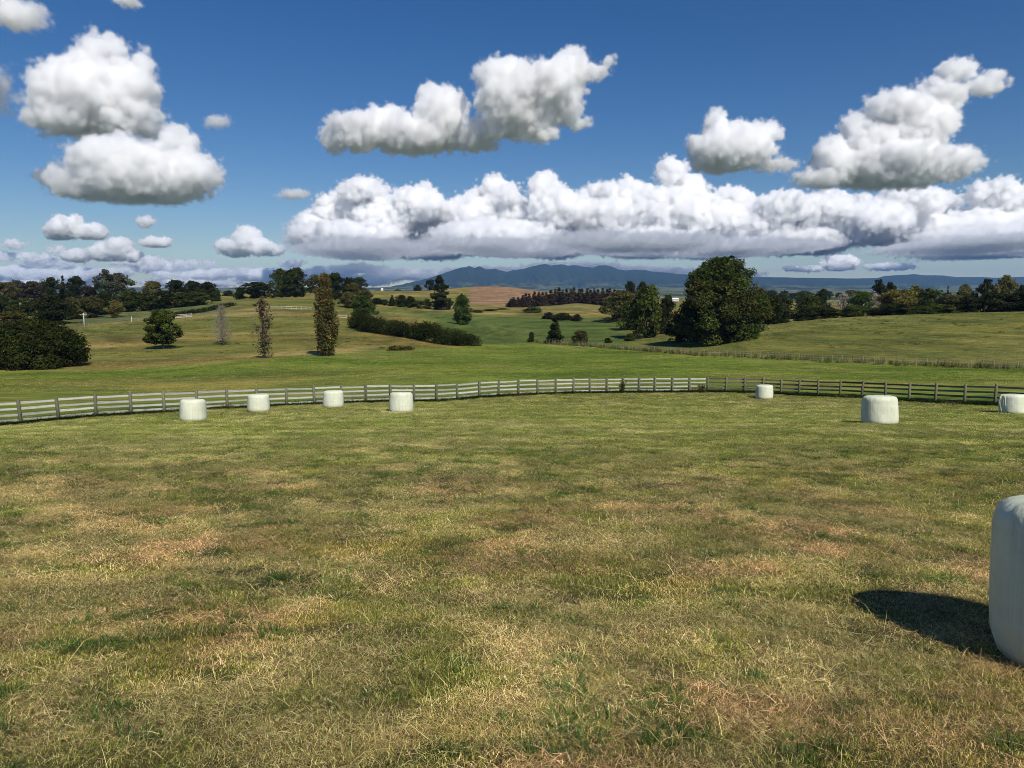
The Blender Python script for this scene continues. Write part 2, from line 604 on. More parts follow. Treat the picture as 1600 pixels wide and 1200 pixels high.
def ground_colour(X, Y):
    """Each paddock's own grass colour: hay stubble, lush green, dry hill, ploughed soil, far farmland."""
    X = np.asarray(X, float)
    Y = np.asarray(Y, float)
    Z = np.full(X.shape, 0.0)
    px = 800 + F * X / np.maximum(Y, 0.5)
    px = np.clip(px, -900, 2500)
    n1 = fbm(X / 14 + 100, Y / 14 + 50, 4)
    n2 = fbm(X / 55 + 10, Y / 40 + 30, 4)
    n3 = fbm(X / 3 + 5, Y / 3 + 77, 3)
    c = np.zeros(X.shape + (3,))
    hay = np.array([0.095, 0.074, 0.034])
    c[:] = hay
    # lush paddock beyond the rail fence
    fy = fence_Y(px)
    k = sstep(-0.5, 0.5, Y - fy - 0.4)[..., None]
    lush = np.array([0.118, 0.160, 0.024]) * (0.75 + 0.5 * n1[..., None])
    dry = sstep(0.40, 0.62, 0.5 * n2 + 0.5 * fbm(X / 16 + 77, Y / 5 + 2, 3)) * sstep(900, 350, px) * 0.75
    dry = np.maximum(dry, sstep(0.56, 0.7, n1) * 0.5)
    lush = lush * (1 - dry[..., None]) + np.array([0.215, 0.190, 0.056]) * dry[..., None]
    c = c * (1 - k) + lush * k
    # dry hillside to the left and behind
    edge = np.interp(px, [-300, 140, 300, 400, 500, 600, 700, 760, 840], [106, 108, 111, 118, 127, 137, 153, 166, 192])
    wy = np.interp(px, [w_[0] for w_ in WIRE_CP], [w_[1] for w_ in WIRE_CP])
    edge = np.where(px > 838, wy, edge)
    k = sstep(-1.5, 1.5, Y - edge - 1.0)[..., None]
    hill = np.array([0.176, 0.142, 0.042]) * (0.5 + 1.0 * n1[..., None])
    t = sstep(0.52, 0.68, fbm(X / 30 + 7, Y / 12 + 70, 4))[..., None]
    hill = hill * (1 - t) + np.array([0.28, 0.225, 0.08]) * t
    t = sstep(0.56, 0.42, n2)[..., None] * 0.75
    hill = hill * (1 - t) + np.array([0.112, 0.130, 0.030]) * t
    # green flats in the valley (centre)
    t = (sstep(640, 700, px) * sstep(1010, 960, px) * sstep(165, 180, Y) * sstep(330, 300, Y))[..., None] * 0.9
    hill = hill * (1 - t) + np.array([0.072, 0.108, 0.024]) * (0.8 + 0.4 * n1[..., None]) * t
    t = (sstep(840, 880, px) * sstep(960, 930, px) * sstep(335, 350, Y) * sstep(420, 400, Y))[..., None] * 0.6
    hill = hill * (1 - t) + np.array([0.16, 0.15, 0.05]) * t
    # lane verge to the far left
    t = (sstep(90, 130, px) * sstep(400, 330, px) * sstep(225, 245, Y) * sstep(330, 300, Y))[..., None] * 0.7
    hill = hill * (1 - t) + np.array([0.085, 0.105, 0.05]) * t
    # ploughed hill
    t = (sstep(728, 742, px + 10 * (n1 - .5)) * sstep(900, 860, px) * sstep(455, 470, Y) * sstep(900, 800, Y))[..., None]
    hill = hill * (1 - t) + np.array([0.25, 0.155, 0.095]) * (0.85 + 0.3 * n3[..., None]) * t
    c = c * (1 - k) + hill * k
    # far farmland: patchwork
    k = sstep(650, 900, Y)[..., None]
    cellx = np.floor(X / 190 + 1.7 * fbm(X / 600, Y / 600, 2))
    celly = np.floor(Y / 330 + 1.7 * fbm(X / 600 + 9, Y / 600, 2))
    h = _PT[(cellx.astype(int) * 7) & 255, (celly.astype(int) * 13) & 255][..., None]
    far = np.array([0.07, 0.095, 0.035]) * (1 - h) + np.array([0.20, 0.19, 0.09]) * h
    bush = sstep(0.52, 0.6, fbm(X / 130 + 3, Y / 260 + 8, 4))[..., None]
    far = far * (1 - bush) + np.array([0.03, 0.045, 0.02]) * bush
    c = c * (1 - k) + far * k
    return c


def build_ground():
    a1 = np.radians(np.arange(-46, 46.01, 0.2))
    a2 = np.radians(np.arange(46, 314, 4.0))[1:]
    az = np.r_[a1, a2]
    na = len(az)
    rr = [0.4]
    while rr[-1] < 13500:
        rr.append(rr[-1] * (1.045 if rr[-1] < 900 else 1.07))
    rr = np.array(rr)
    A, R = np.meshgrid(az, rr)
    X, Y = R * np.sin(A), R * np.cos(A)
    Zz = ground_z(X, Y)
    V = np.stack([X.ravel(), Y.ravel(), Zz], 1)
    V = np.r_[V, [[0, 0, float(ground_z(0.01, 0.01)[0])]]]
    nr = len(rr)
    i, j = np.meshgrid(np.arange(nr - 1), np.arange(na), indexing='ij')
    j2 = (j + 1) % na
    Q = np.stack([i * na + j, (i + 1) * na + j, (i + 1) * na + j2, i * na + j2], -1).reshape(-1, 4)
    Q = Q[:, ::-1]
    c = ground_colour(V[:, 0], V[:, 1])
    me = make_mesh('ground', V, Q, M['ground'], True, c)
    bm_faces = [(len(V) - 1, (k + 1) % na, k) for k in range(na)]
    cm = make_mesh('ground_centre', np.r_[V[:na], V[-1:]], [(na, (k + 1) % na, k) for k in range(na)])
    import bmesh
    bm = bmesh.new()
    bm.from_mesh(me)
    bm.verts.ensure_lookup_table()
    for f in bm_faces:
        fc = bm.faces.new([bm.verts[q] for q in f])
        fc.smooth = True
    bmesh.ops.recalc_face_normals(bm, faces=bm.faces)
    bm.to_mesh(me)
    bm.free()
    bpy.data.meshes.remove(cm)
    o = mesh_obj('ground', me)
    tag(o, 'rolling farmland of mown hay stubble, green paddocks and dry hills', kind='structure')


build_ground()


def build_mountains():
    prof = [(-400, 452), (300, 454), (560, 455), (600, 450.5), (640, 442), (680, 432), (705, 423.5), (720, 418.5), (728, 417), (733, 415.5), (742, 419), (751, 416), (760, 421), (775, 420.5), (790, 424), (800, 423),
            (815, 420), (832, 416), (842, 413.5), (850, 412.2), (860, 415), (874, 413.3), (885, 415), (895, 414), (912, 417), (925, 418.5), (934, 415.2), (943, 414.8), (952, 416), (965, 421), (975, 422.5), (997, 421.3), (1012, 423),
            (1037, 426.5), (1062, 428.3), (1075, 429), (1130, 432), (1200, 433), (1275, 434.4), (1320, 435), (1365, 434.4), (1375, 431.5), (1420, 428.4), (1437, 430), (1467, 430.4), (1487, 432.8), (1525, 433), (1550, 434), (1600, 432), (1700, 434), (2100, 440)]
    px = np.arange(-400, 2100, 1.6)
    py = np.interp(px, [p[0] for p in prof], [p[1] for p in prof])
    py = py + 2.6 * (fbm(px / 9.0, px * 0 + 3.3, 3) - 0.5) * np.interp(px, [560, 640, 1000, 1150], [.2, 1, 1, .35])
    YR = 10500.0
    hr = np.array([at(a, b, YR)[2] for a, b in zip(px, py)]) - 25
    X0 = (px - 800) / F
    rows = np.r_[np.linspace(0, .54, 30), np.linspace(.54, 1, 16)[1:]]
    V, C = [], []
    for t in rows:                                       # 0: front foot, 0.62: ridge, 1: back foot
        Y = 7200 + (10500 - 7200) * t / .54 if t <= .54 else 10500 + 2800 * (t - .54) / .46
        X = X0 * Y
        if t <= 0.54:
            s = (t / 0.54)
            s = 0.25 * s + 0.75 * s ** 1.7
        else:
            s = max(0.0, 1 - ((t - 0.54) / 0.46)) ** 1.1
        sp = fbm(X / 260 + 20 + 0.4 * fbm(X / 900, np.full_like(X, Y / 900), 2), np.full_like(X, Y / 1500 + 3), 5, 0.6)
        rg = 1 - 2 * np.abs(sp - 0.5) * 2
        e = 0.65 * math.sin(math.pi * min(1, t / 0.54)) * (1 - t / 0.54) ** 0.5 * 1.5 if t < 0.54 else 0.0
        z = 25 + hr * (s + 0.42 * e * (rg - 0.75)) * (Y / 10500)
        fh = 38 * np.exp(-((t - 0.12) / 0.09) ** 2) * fbm(X / 700 + 3, np.full_like(X, Y / 700.0), 3)
        z = z + fh
        V.append(np.stack([X, np.full_like(X, Y), z if 0 < t < 1 else np.full_like(z, -40)], 1))
        forest = np.array([0.022, 0.034, 0.018])
        farm = np.array([0.085, 0.10, 0.045])
        k = (sstep(0.32, 0.1, t + 0.25 * (fbm(X / 240, np.full_like(X, Y / 300), 3) - .5)) * sstep(0.42, 0.55, fbm(X / 160 + 30, np.full_like(X, Y / 190), 3)))[:, None]
        C.append(forest * (1 - k) + farm * k)
    V = np.concatenate(V)
    C = np.concatenate(C)
    n = len(px)
    i, j = np.meshgrid(np.arange(len(rows) - 1), np.arange(n - 1), indexing='ij')
    Q = np.stack([i * n + j, i * n + j + 1, (i + 1) * n + j + 1, (i + 1) * n + j], -1).reshape(-1, 4)
    o = mesh_obj('mountains', make_mesh('mountains', V, Q, mountain_material(), True, C))
    tag(o, 'distant blue volcanic mountain range on the horizon', kind='structure')


build_mountains()

# ------------------------------------------------------------------ rail fence
RAIL_TOPS = (1.22, 0.90, 0.58, 0.27)


def build_rail_fence():
    pxs = [-110, -62, -20, 33, 92, 150, 205, 257, 307, 355, 402, 448, 491, 533, 572, 611, 647, 682, 715, 748.5, 779, 810, 840, 868.5, 896, 922, 948, 973.5, 998, 1023, 1050, 1077, 1106,
           1134, 1163, 1192, 1220, 1248, 1278, 1312, 1346, 1383, 1420, 1461, 1507, 1554, 1606, 1665, 1730]
    P = [gpt(px, float(fence_Y(px))) for px in pxs]
    root = empty('rail_fence', P[0])
    tag(root, 'long wooden post and rail fence curving across behind the wrapped bales', 'fence')
    rnd = random.Random(4)
    pm = []
    for v in range(4):
        mb = MB()
        h = 1.30 + 0.03 * v
        V, Fc = tube([(0, 0, -0.5), (0, 0, h * .5), (0.006 * (v - 1), 0, h - .02), (0.006 * (v - 1), 0, h)], [0.095, 0.09, 0.086, 0.076], 8)
        pm.append(mb.add(V, Fc).mesh('post', M['post'], True))
    for i, p in enumerate(P):
        o = mesh_obj('post', pm[rnd.randrange(4)], root, p - P[0])
        o.rotation_euler = (rnd.uniform(-.045, .045), rnd.uniform(-.045, .045), rnd.uniform(0, 6.28))
    mb = MB().box((0, 0, 0), (1, 0.035, 0.125))
    rm = {False: mb.mesh('rail', M['rail_pale']), True: MB().box((0, 0, 0), (1, 0.035, 0.125)).mesh('rail', M['rail_shaded'])}
    for i in range(len(P) - 1):
        a, b = P[i], P[i + 1]
        d = b - a
        L2 = float(np.hypot(d[0], d[1]))
        nrm = np.array([d[1], -d[0], 0]) / L2           # towards the camera side
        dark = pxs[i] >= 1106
        side = -0.095
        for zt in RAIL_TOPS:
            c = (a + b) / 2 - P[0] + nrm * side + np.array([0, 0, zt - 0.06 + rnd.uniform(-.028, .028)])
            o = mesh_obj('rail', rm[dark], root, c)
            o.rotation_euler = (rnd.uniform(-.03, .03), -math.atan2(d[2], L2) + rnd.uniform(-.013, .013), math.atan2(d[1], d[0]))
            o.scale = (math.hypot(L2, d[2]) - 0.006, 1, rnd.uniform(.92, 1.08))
    return P


FENCE_P = build_rail_fence()


def wire_fence(cps, step, label, heavy=4, h=1.15, name='wire_fence', wires=(0.3, 0.62, 0.95), matp='batten', postr=0.06):
    K = [gpt(px, Y) for px, Y in cps]
    pts = []
    for a, b in zip(K[:-1], K[1:]):
        n = max(1, int(np.hypot(*(b - a)[:2]) / step))
        for i in range(n):
            q = a + (b - a) * i / n
            pts.append(q)
    pts.append(K[-1])
    XY = np.array(pts)
    XY[:, 2] = ground_z(XY[:, 0], XY[:, 1])
    root = empty(name, XY[0])
    tag(root, label, 'fence')
    rnd = random.Random(int(cps[0][0]))
    V, Fc = tube([(0, 0, -.3), (0, 0, h + .08), (0, 0, h + .1)], [postr, postr * .95, postr * .8], 6)
    pmesh = make_mesh('post', V, Fc, M['post' if matp == 'batten' else matp])
    bmesh_ = MB().box((0, 0, h * .5), (0.045, 0.03, h)).mesh('batten', M[matp])
    for i, p in enumerate(XY):
        hv = i % heavy == 0
        o = mesh_obj('post' if hv else 'batten', pmesh if hv else bmesh_, root, p - XY[0])
        o.rotation_euler = (rnd.uniform(-.05, .05), rnd.uniform(-.05, .05), rnd.uniform(0, 3))
    for zt in wires:
        V, Fc = tube([p - XY[0] + np.array([0, 0, zt * h]) for p in XY], 0.008, 3, False)
        mesh_obj('wire', make_mesh('wire', V, Fc, M['wire']), root)
    return XY


WIRE_P = wire_fence(WIRE_CP, 1.35, 'post and wire farm fence along the gully below the dry right hill', 4)
wire_fence([(118, 213), (180, 216), (235, 222), (265, 226)], 3.0, 'wire fence following the lane below the left tree belt', 2)
wire_fence([(300, 226), (345, 228), (400, 222), (470, 220)], 3.2, 'thin wire fence crossing the left hillside behind the bare tree', 2)


def paddock_rails(pa, pb, n, label, h=1.25, rails=3):
    a, b = gpt(*pa), gpt(*pb)
    root = empty('paddock_fence', a)
    tag(root, label, 'fence')
    pts = [a + (b - a) * i / n for i in range(n + 1)]
    for p in pts:
        p[2] = float(ground_z(p[0], p[1])[0])
    pm = MB().box((0, 0, h * .5 - .1), (0.13, 0.13, h + .2)).mesh('post', M['batten'])
    rm = MB().box((0, 0, 0), (1, .05, .15)).mesh('rail', M['rail_pale'])
    for i, p in enumerate(pts):
        mesh_obj('post', pm, root, p - a)
        if i < n:
            d = pts[i + 1] - p
            L2 = float(np.hypot(d[0], d[1]))
            for r in range(rails):
                o = mesh_obj('rail', rm, root, (p + pts[i + 1]) / 2 - a + np.array([d[1], -d[0], 0]) / L2 * .1 + np.array([0, 0, h * (r + .8) / rails - .08]))
                o.rotation_euler = (0, -math.atan2(d[2], L2), math.atan2(d[1], d[0]))
                o.scale = (L2, 1, 1)


paddock_rails((266, 224), (300, 226), 4, 'short pale rail fence beside the low hedge on the left hill')
paddock_rails((402, 252), (486, 256), 11, 'pale rail fence across the brow of the left hill behind the tall poplar', rails=2)
paddock_rails((527, 226), (542, 228), 1, 'pair of white posts with rails beside the dark hedge end', rails=2)

# ------------------------------------------------------------------ wrapped bales
def bale_mesh(seed, R, H):
    rnd = np.random.RandomState(seed)
    n = 120
    prof = [(0.80, 0.0), (0.90, 0.015), (0.955, 0.05), (0.985, 0.11)]
    prof += [(1.0 + 0.012 * math.sin(math.pi * t), 0.11 + 0.72 * t) for t in np.linspace(0.06, 1, 22)]
    prof += [(0.992, 0.865), (0.975, 0.90), (0.945, 0.932), (0.90, 0.958), (0.84, 0.976), (0.76, 0.988), (0.6, 0.996), (0.35, 1.0), (0.12, 1.002)]
    th = np.linspace(0, 2 * math.pi, n, endpoint=False)
    ph = rnd.rand(12) * 6.28
    V = []
    for k, (r, z) in enumerate(prof):
        zz = np.full(n, z)
        lump = 0.010 * np.sin(2 * th + ph[0] + 1.1 * z) + 0.008 * np.sin(3 * th + ph[1] - 2 * z) + 0.006 * np.sin(5 * th + ph[2] + 3 * z)
        dent = 0.03 * (fbm(np.cos(th) * 2.2 + seed * 3 + 9, np.sin(th) * 2.2 + z * 2.5 + 9, 3) - 0.5)
        sh = max(0.0, 1 - abs(z - 0.94) / 0.09)          # gathered folds round the shoulder
        fold = 0.010 * sh * np.sin(23 * th + 2.2 * np.sin(3 * th + ph[3])) + 0.006 * sh * np.sin(41 * th + ph[4])
        rr = R * (r * (1 + lump + dent) + fold) * (1.015 - 0.075 * max(0.0, z - .25) ** 1.2)
        top = 0.02 * (fbm(np.cos(th) * r * 3 + seed, np.sin(th) * r * 3 + 4, 3) - .5) if z > 0.9 else 0
        tilt = 0.012 * np.cos(th + ph[5]) * r * (z > 0.85)
        V.append(np.stack([rr * np.cos(th), rr * np.sin(th), H * (zz + top + tilt)], 1))
    V = np.concatenate(V)
    m = len(prof)
    Fc = []
    for k in range(m - 1):
        for j in range(n):
            Fc.append((k * n + j, k * n + (j + 1) % n, (k + 1) * n + (j + 1) % n, (k + 1) * n + j))
    Fc.append(tuple((m - 1) * n + j for j in range(n)))
    Fc.append(tuple(range(n))[::-1])
    return make_mesh('wrap', V, Fc, M['bale'], True)


def scrap_mesh(seed, ln, wd):
    rnd = np.random.RandomState(seed)
    V, Fc = [], []
    n = 9
    for i in range(n):
        for s in (-1, 1):
            V.append((ln * i / (n - 1), s * wd * (0.4 + 0.6 * rnd.rand()), 0.015 + 0.05 * rnd.rand()))
    for i in range(n - 1):
        Fc.append((2 * i, 2 * i + 2, 2 * i + 3, 2 * i + 1))
    return make_mesh('loose_film', V, Fc, M['bale'], True)


BALES = [   # px, Y, radius, height, label, scrap side
    (302, 37.0, 0.655, 1.17, 'white wrapped round bale furthest left, in front of the pale rail fence', -1),
    (404, 43.0, 0.645, 1.09, 'white wrapped bale second from left, tight against the fence', 0),
    (521, 45.0, 0.645, 1.10, 'white wrapped bale by the fence with loose film at its left foot', -1),
    (627, 41.0, 0.69, 1.18, 'white wrapped bale standing nearest the middle of the field', -1),
    (1194, 56.0, 0.665, 1.12, 'smallest looking white bale, where the pale rails turn dark', 0),
    (1374, 29.6, 0.70, 1.21, 'large white bale standing alone well in front of the dark rails', 1),
    (1583, 40.0, 0.69, 1.13, 'white bale with torn film strips hanging off its left side', 0),
    (1731, 4.78, 0.70, 1.21, 'huge close wrapped bale in shade, cut off by the right edge', 0),
]
for i, (px, Y, R, H, lab, scrap) in enumerate(BALES):
    p = gpt(px, Y)
    root = empty('wrapped_bale', p, 0.7 * i)
    tag(root, lab, 'hay bale', 'plastic wrapped hay bales in the mown field')
    sl_ = (ground_z(p[0], p[1] + .5)[0] - ground_z(p[0], p[1] - .5)[0])
    o = mesh_obj('wrap', bale_mesh(i + 2, R, H), root, (0, 0, -0.03))
    root.rotation_euler = (math.atan(sl_) * 0.75, 0, 0)
    o.rotation_euler = (0, 0, 0.9 * i)
    if scrap:
        s = mesh_obj('loose_film', scrap_mesh(i, 0.55, 0.09), root, (scrap * (R - 0.15), -R * 0.75, 0.0))
        s.rotation_euler = (0, 0, math.pi if scrap < 0 else 0.2)
    if i == 6:
        rnd = random.Random(3)
        for k in range(4):
            a = math.radians(178 + 9 * k)
            x0, y0 = math.cos(a) * (R + .01), math.sin(a) * (R + .01)
            V, Fc = [], []
            for t in range(10):
                q = t / 9
                ox = -0.05 * math.sin(q * math.pi) * (1 + .35 * k) - 0.02 * (k % 2)
                z = H * (0.96 - 0.93 * q)
                wd_ = 0.013 + 0.006 * rnd.random()
                V += [(x0 + ox - wd_ + .1 * q * (k - 1), y0, z), (x0 + ox + wd_ + .1 * q * (k - 1), y0 - 0.015, z)]
            for t in range(9):
                Fc.append((2 * t, 2 * t + 2, 2 * t + 3, 2 * t + 1))
            mesh_obj('torn_film', make_mesh('torn_film', V, Fc, M['bale'], True), root)

# ------------------------------------------------------------------ trees
def leaf_cloud(C, CR, CS, CT, n, leaf, rng, flat=0.8, up=0.35):
    """Leaf quads around clump centres C with radii CR, per-clump z stretch CS, tint CT."""
    k = len(C)
    wgt = CR ** 2 / (CR ** 2).sum()
    idx = rng.choice(k, n, p=wgt)
    d = rng.randn(n, 3)
    d /= np.linalg.norm(d, axis=1)[:, None]
    rad = CR[idx] * (0.40 + 0.66 * rng.rand(n) ** 0.6 + 0.30 * rng.rand(n) ** 6)
    off = d * rad[:, None]
    off[:, 2] *= CS[idx] * flat
    P = C[idx] + off
    nr = d * 0.7 + rng.randn(n, 3) * 0.65
    nr[:, 2] += up
    nr /= np.linalg.norm(nr, axis=1)[:, None]
    h = rng.randn(n, 3)
    t1 = np.cross(nr, h)
    t1 /= np.linalg.norm(t1, axis=1)[:, None] + 1e-9
    t2 = np.cross(nr, t1)
    s = leaf * np.exp(rng.normal(-.08, .38, n))[:, None]
    a = t1 * s
    b = t2 * s * (0.45 + 0.3 * rng.rand(n))[:, None]
    V = np.stack([P - a, P - b * 0.9 + a * .1, P + a, P + b + a * .1], 1).reshape(-1, 3)
    Q = np.arange(4 * n).reshape(n, 4)
    tint = (0.72 + 0.56 * rng.rand(n, 1)) * CT[idx] * (1 + 0.10 * rng.randn(n, 3))
    return V, Q, np.repeat(np.clip(tint, 0.2, 2.2), 4, axis=0)


def trunk_and_limbs(H, r0, tips, rng, top=0.7, lean=0.03, nl=9):
    mb = MB()
    n = 6
    L = [np.array([0, 0, -0.4])]
    for i in range(1, n + 1):
        q = i / n
        L.append(np.array([lean * H * q * rng.uniform(-1, 1), lean * H * q * rng.uniform(-1, 1), H * top * q]))
    rad = [r0 * 1.25] + [r0 * (1 - 0.82 * i / n) for i in range(1, n + 1)]
    mb.add(*tube(L, rad, 7))
    order = rng.permutation(len(tips))[:nl]
    for t in order:
        tip = tips[t]
        z0 = min(max(0.35 * tip[2], 0.14 * H), H * top * 0.9)
        q = z0 / (H * top) * n
        i0 = int(min(q, n - 1))
        s = L[i0] + (L[i0 + 1] - L[i0]) * (q - i0)
        mid = s + (tip - s) * 0.5 + np.array([0, 0, 0.06 * H])
        rr = r0 * 0.42
        mb.add(*tube([s, s + (mid - s) * .5, mid, mid + (tip - mid) * .6, tip], [rr, rr * .8, rr * .6, rr * .4, rr * .12], 5))
    return mb.mesh('trunk', M['bark'], True)


PROFILES = {
    'round': lambda t: np.sqrt(np.clip(1 - (2 * t - 1) ** 2, 0, 1)) ** 0.85,
    'broad': lambda t: np.clip(np.minimum(1.0, 1.9 * t + 0.35) * np.sqrt(np.clip(1 - t ** 2.6, 0, 1)), 0, 1),
    'cone': lambda t: np.clip((1 - t) ** 0.85 * np.minimum(1, 0.6 + 3 * t), 0.04, 1),
    'full': lambda t: np.clip(np.minimum(1.0, 0.72 + 0.9 * t) * np.sqrt(np.clip(1.0 - t ** 2.8, 0, 1)), 0, 1),
    'dome': lambda t: np.sqrt(np.clip(1 - t ** 2.2, 0, 1)),
    'column': lambda t: np.clip(np.minimum(1, 0.72 + 0.8 * t) * np.clip((1 - t) * 2.2, 0, 1) ** 0.5, 0.05, 1),
    'top': lambda t: np.clip(0.35 + 0.65 * np.sin(np.pi * np.clip(t * 0.95 + .05, 0, 1)), 0, 1) * np.sqrt(np.clip(1.02 - t ** 4, 0, 1)),
}


def proto_tree(H, R, base, prof, nclump, nleaf, leaf, seed, crf=(0.2, 0.36), zs=1.0, r0=None, flat=0.8, outer=0.45, cvar=0.22, nl=9, up=0.35, irr=0.18, lobes=None):
    rng = np.random.RandomState(seed)
    pf = PROFILES[prof]
    t = rng.rand(nclump) ** 0.9
    if prof == 'cone':
        t = 1 - (1 - rng.rand(nclump)) ** 0.62
        t = rng.rand(nclump) ** 1.35
    a = rng.rand(nclump) * 2 * math.pi
    cr = R * rng.uniform(crf[0], crf[1], nclump)
    env = pf(t) * R * (1 + irr * np.sin(2 * a + seed) + irr * 0.7 * np.sin(3 * a + 2 * seed + 5 * t))
    cr = np.minimum(cr, np.maximum(env * 0.75, 0.14 * R))
    rad = np.maximum(env - cr, 0) * rng.rand(nclump) ** outer
    hz = base + t * (H - base)
    hz = np.clip(hz, base + cr * flat * 0.5, H - cr * flat * 0.85 * zs)
    C = np.stack([rad * np.cos(a), rad * np.sin(a), hz], 1)
    if lobes:
        for (x, y, z, rr) in lobes:
            C = np.r_[C, [[x, y, z]]]
            cr = np.r_[cr, rr]
    k = len(C)
    CT = (1 + cvar * rng.randn(k, 1)) * (1 + 0.07 * rng.randn(k, 3))
    CT = np.clip(CT, 0.5, 1.7)
    V, Q, T = leaf_cloud(C, cr, np.full(k, zs), CT, nleaf, leaf, rng, flat, up)
    lowz = V[:, 2] < 0.02 * H
    V[lowz, 2] = 0.02 * H
    tr = trunk_and_limbs(H, r0 or H * 0.024, C, rng, nl=nl)
    return tr, (V, Q, T), (H, R)


PROTO = {}


def get_proto(key):
    """key -> (trunk mesh, crown geometry, (H, R)); built once."""
    if key in PROTO:
        return PROTO[key]
    kind, v = key
    sd_ = {'oak': 10, 'round': 20, 'dense': 30, 'shrub': 40, 'conifer': 50, 'open': 60, 'poplar': 70, 'sparse': 80, 'bigtree': 90, 'pine': 100, 'lone': 110, 'bush': 120, 'wispy': 130}[kind] + v
    if kind == 'oak':
        P = proto_tree(10, 5.2, 0.5, 'full', 75, 6500, 0.27, sd_, crf=(.14, .32), irr=.2)
    elif kind == 'round':
        P = proto_tree(10, 4.6, 0.5, 'round', 65, 6000, 0.26, sd_, crf=(.14, .3), irr=.14)
    elif kind == 'dense':
        P = proto_tree(10, 5.5, 0.1, 'full', 90, 7500, 0.27, sd_, crf=(.13, .30), irr=.22)
    elif kind == 'shrub':
        P = proto_tree(10, 8.5, 0.1, 'dome', 70, 4200, 0.5, sd_, crf=(.14, .28))
    elif kind == 'conifer':
        P = proto_tree(10, 2.6, 0.3, 'cone', 90, 3600, 0.26, sd_, crf=(.26, .46), flat=.7, outer=.4, nl=4)
    elif kind == 'open':
        P = proto_tree(10, 4.2, 3.2, 'top', 26, 2800, 0.27, sd_, crf=(.17, .30), outer=.4, irr=.3)
    elif kind == 'poplar':
        P = proto_tree(14, 2.05, 0.2, 'column', 150, 15000, 0.16, sd_, crf=(.20, .42), zs=2.0, outer=.55, nl=40, up=.1, r0=.24, irr=.05, cvar=.25)
    elif kind == 'sparse':
        P = proto_tree(10, 1.5, 0.3, 'column', 70, 1900, 0.13, sd_, crf=(.16, .34), zs=3.4, outer=.7, nl=60, up=0, r0=.12, irr=.2)
    elif kind == 'bigtree':
        P = proto_tree(20, 10.2, 0.2, 'full', 210, 72000, 0.24, sd_, crf=(.10, .24), outer=.38, r0=.7, nl=26, irr=.16, cvar=.26)
    elif kind == 'pine':
        P = proto_tree(14, 4.4, 1.5, 'top', 60, 6500, 0.28, sd_, crf=(.16, .30), flat=.65, irr=.35, nl=20, r0=.35)
    elif kind == 'lone':
        P = proto_tree(8, 3.7, 1.3, 'full', 110, 12000, 0.18, sd_, crf=(.13, .26), irr=.12, nl=16, r0=.22)
    elif kind == 'bush':
        P = proto_tree(7.5, 9.0, 0.05, 'dome', 200, 50000, 0.17, sd_, crf=(.11, .2), outer=.35, nl=14, irr=.1)
    elif kind == 'wispy':
        P = proto_tree(10, 4.8, 0.6, 'round', 60, 3400, 0.16, sd_, crf=(.16, .3), nl=30, r0=.16, flat=1.0)
    PROTO[key] = P
    return P


CROWN = {}
TREE_GROUP_N = {}


def tree(kind, v, mat, px, topy, wpx, Y, label, name='tree', cat='tree', group=None, rot=None, basey=None):
    tr, geo, (H0, R0) = get_proto((kind, v))
    ck = (kind, v, mat)
    if ck not in CROWN:
        CROWN[ck] = make_mesh('crown', geo[0], geo[1], M[mat], False, geo[2])
    p = gpt(px, Y)
    top = at(px, topy, Y)[2]
    H = max(0.6, top - p[2])
    W = wpx / F * Y
    root = empty(name, p, random.Random(int(px * 7 + Y)).uniform(0, 6.28) if rot is None else rot)
    s = W / (2 * R0) * 1.16
    root.scale = (s, s, H / H0)
    tag(root, label, cat, group)
    mesh_obj('trunk', tr, root)
    mesh_obj('crown', CROWN[ck], root)
    return root


# left tree belt: lower row, along the lane
T = tree
GL = 'trees of the left tree belt'
for a in (
    ('dense', 0, 'rust', 20, 487, 62, 190, 'orange brown shrub rising behind the big dark bush at far left'),
    ('oak', 0, 'green', 2, 462, 46, 285, 'green tree at the left picture edge, half cut off'),
    ('dense', 1, 'green', 42, 466, 50, 280, 'dark green tree just below the pale house roof'),
    ('dense', 0, 'dark', 84, 462, 66, 240, 'broad dark tree reaching down to the lane left of the utility pole'),
    ('oak', 1, 'olive', 112, 465, 40, 262, 'olive tree turning autumn, directly behind the utility pole'),
    ('round', 0, 'rust', 142, 464, 36, 266, 'rusty olive tree between the utility pole and the yellow tree'),
    ('dense', 1, 'dark', 162, 458, 48, 282, 'dark round tree left of the small yellow tree, below the tall gum'),
    ('round', 1, 'yellow', 180, 470, 24, 262, 'small yellow tree at the front of the left tree belt'),
    ('dense', 0, 'green', 207, 455, 46, 290, 'green bushy tree right of the small yellow tree'),
    ('oak', 0, 'green', 233, 457, 40, 292, 'green tree below the yellow crowned tree in the belt'),
    ('dense', 1, 'dark', 258, 455, 44, 296, 'dark tree third from the right end of the belt'),
    ('oak', 1, 'green', 284, 457, 40, 300, 'mid green tree second from the right end of the belt'),
    ('dense', 0, 'green', 308, 456, 42, 304, 'rounded green tree at the right front end of the belt'),
):
    T(*a, group=GL)
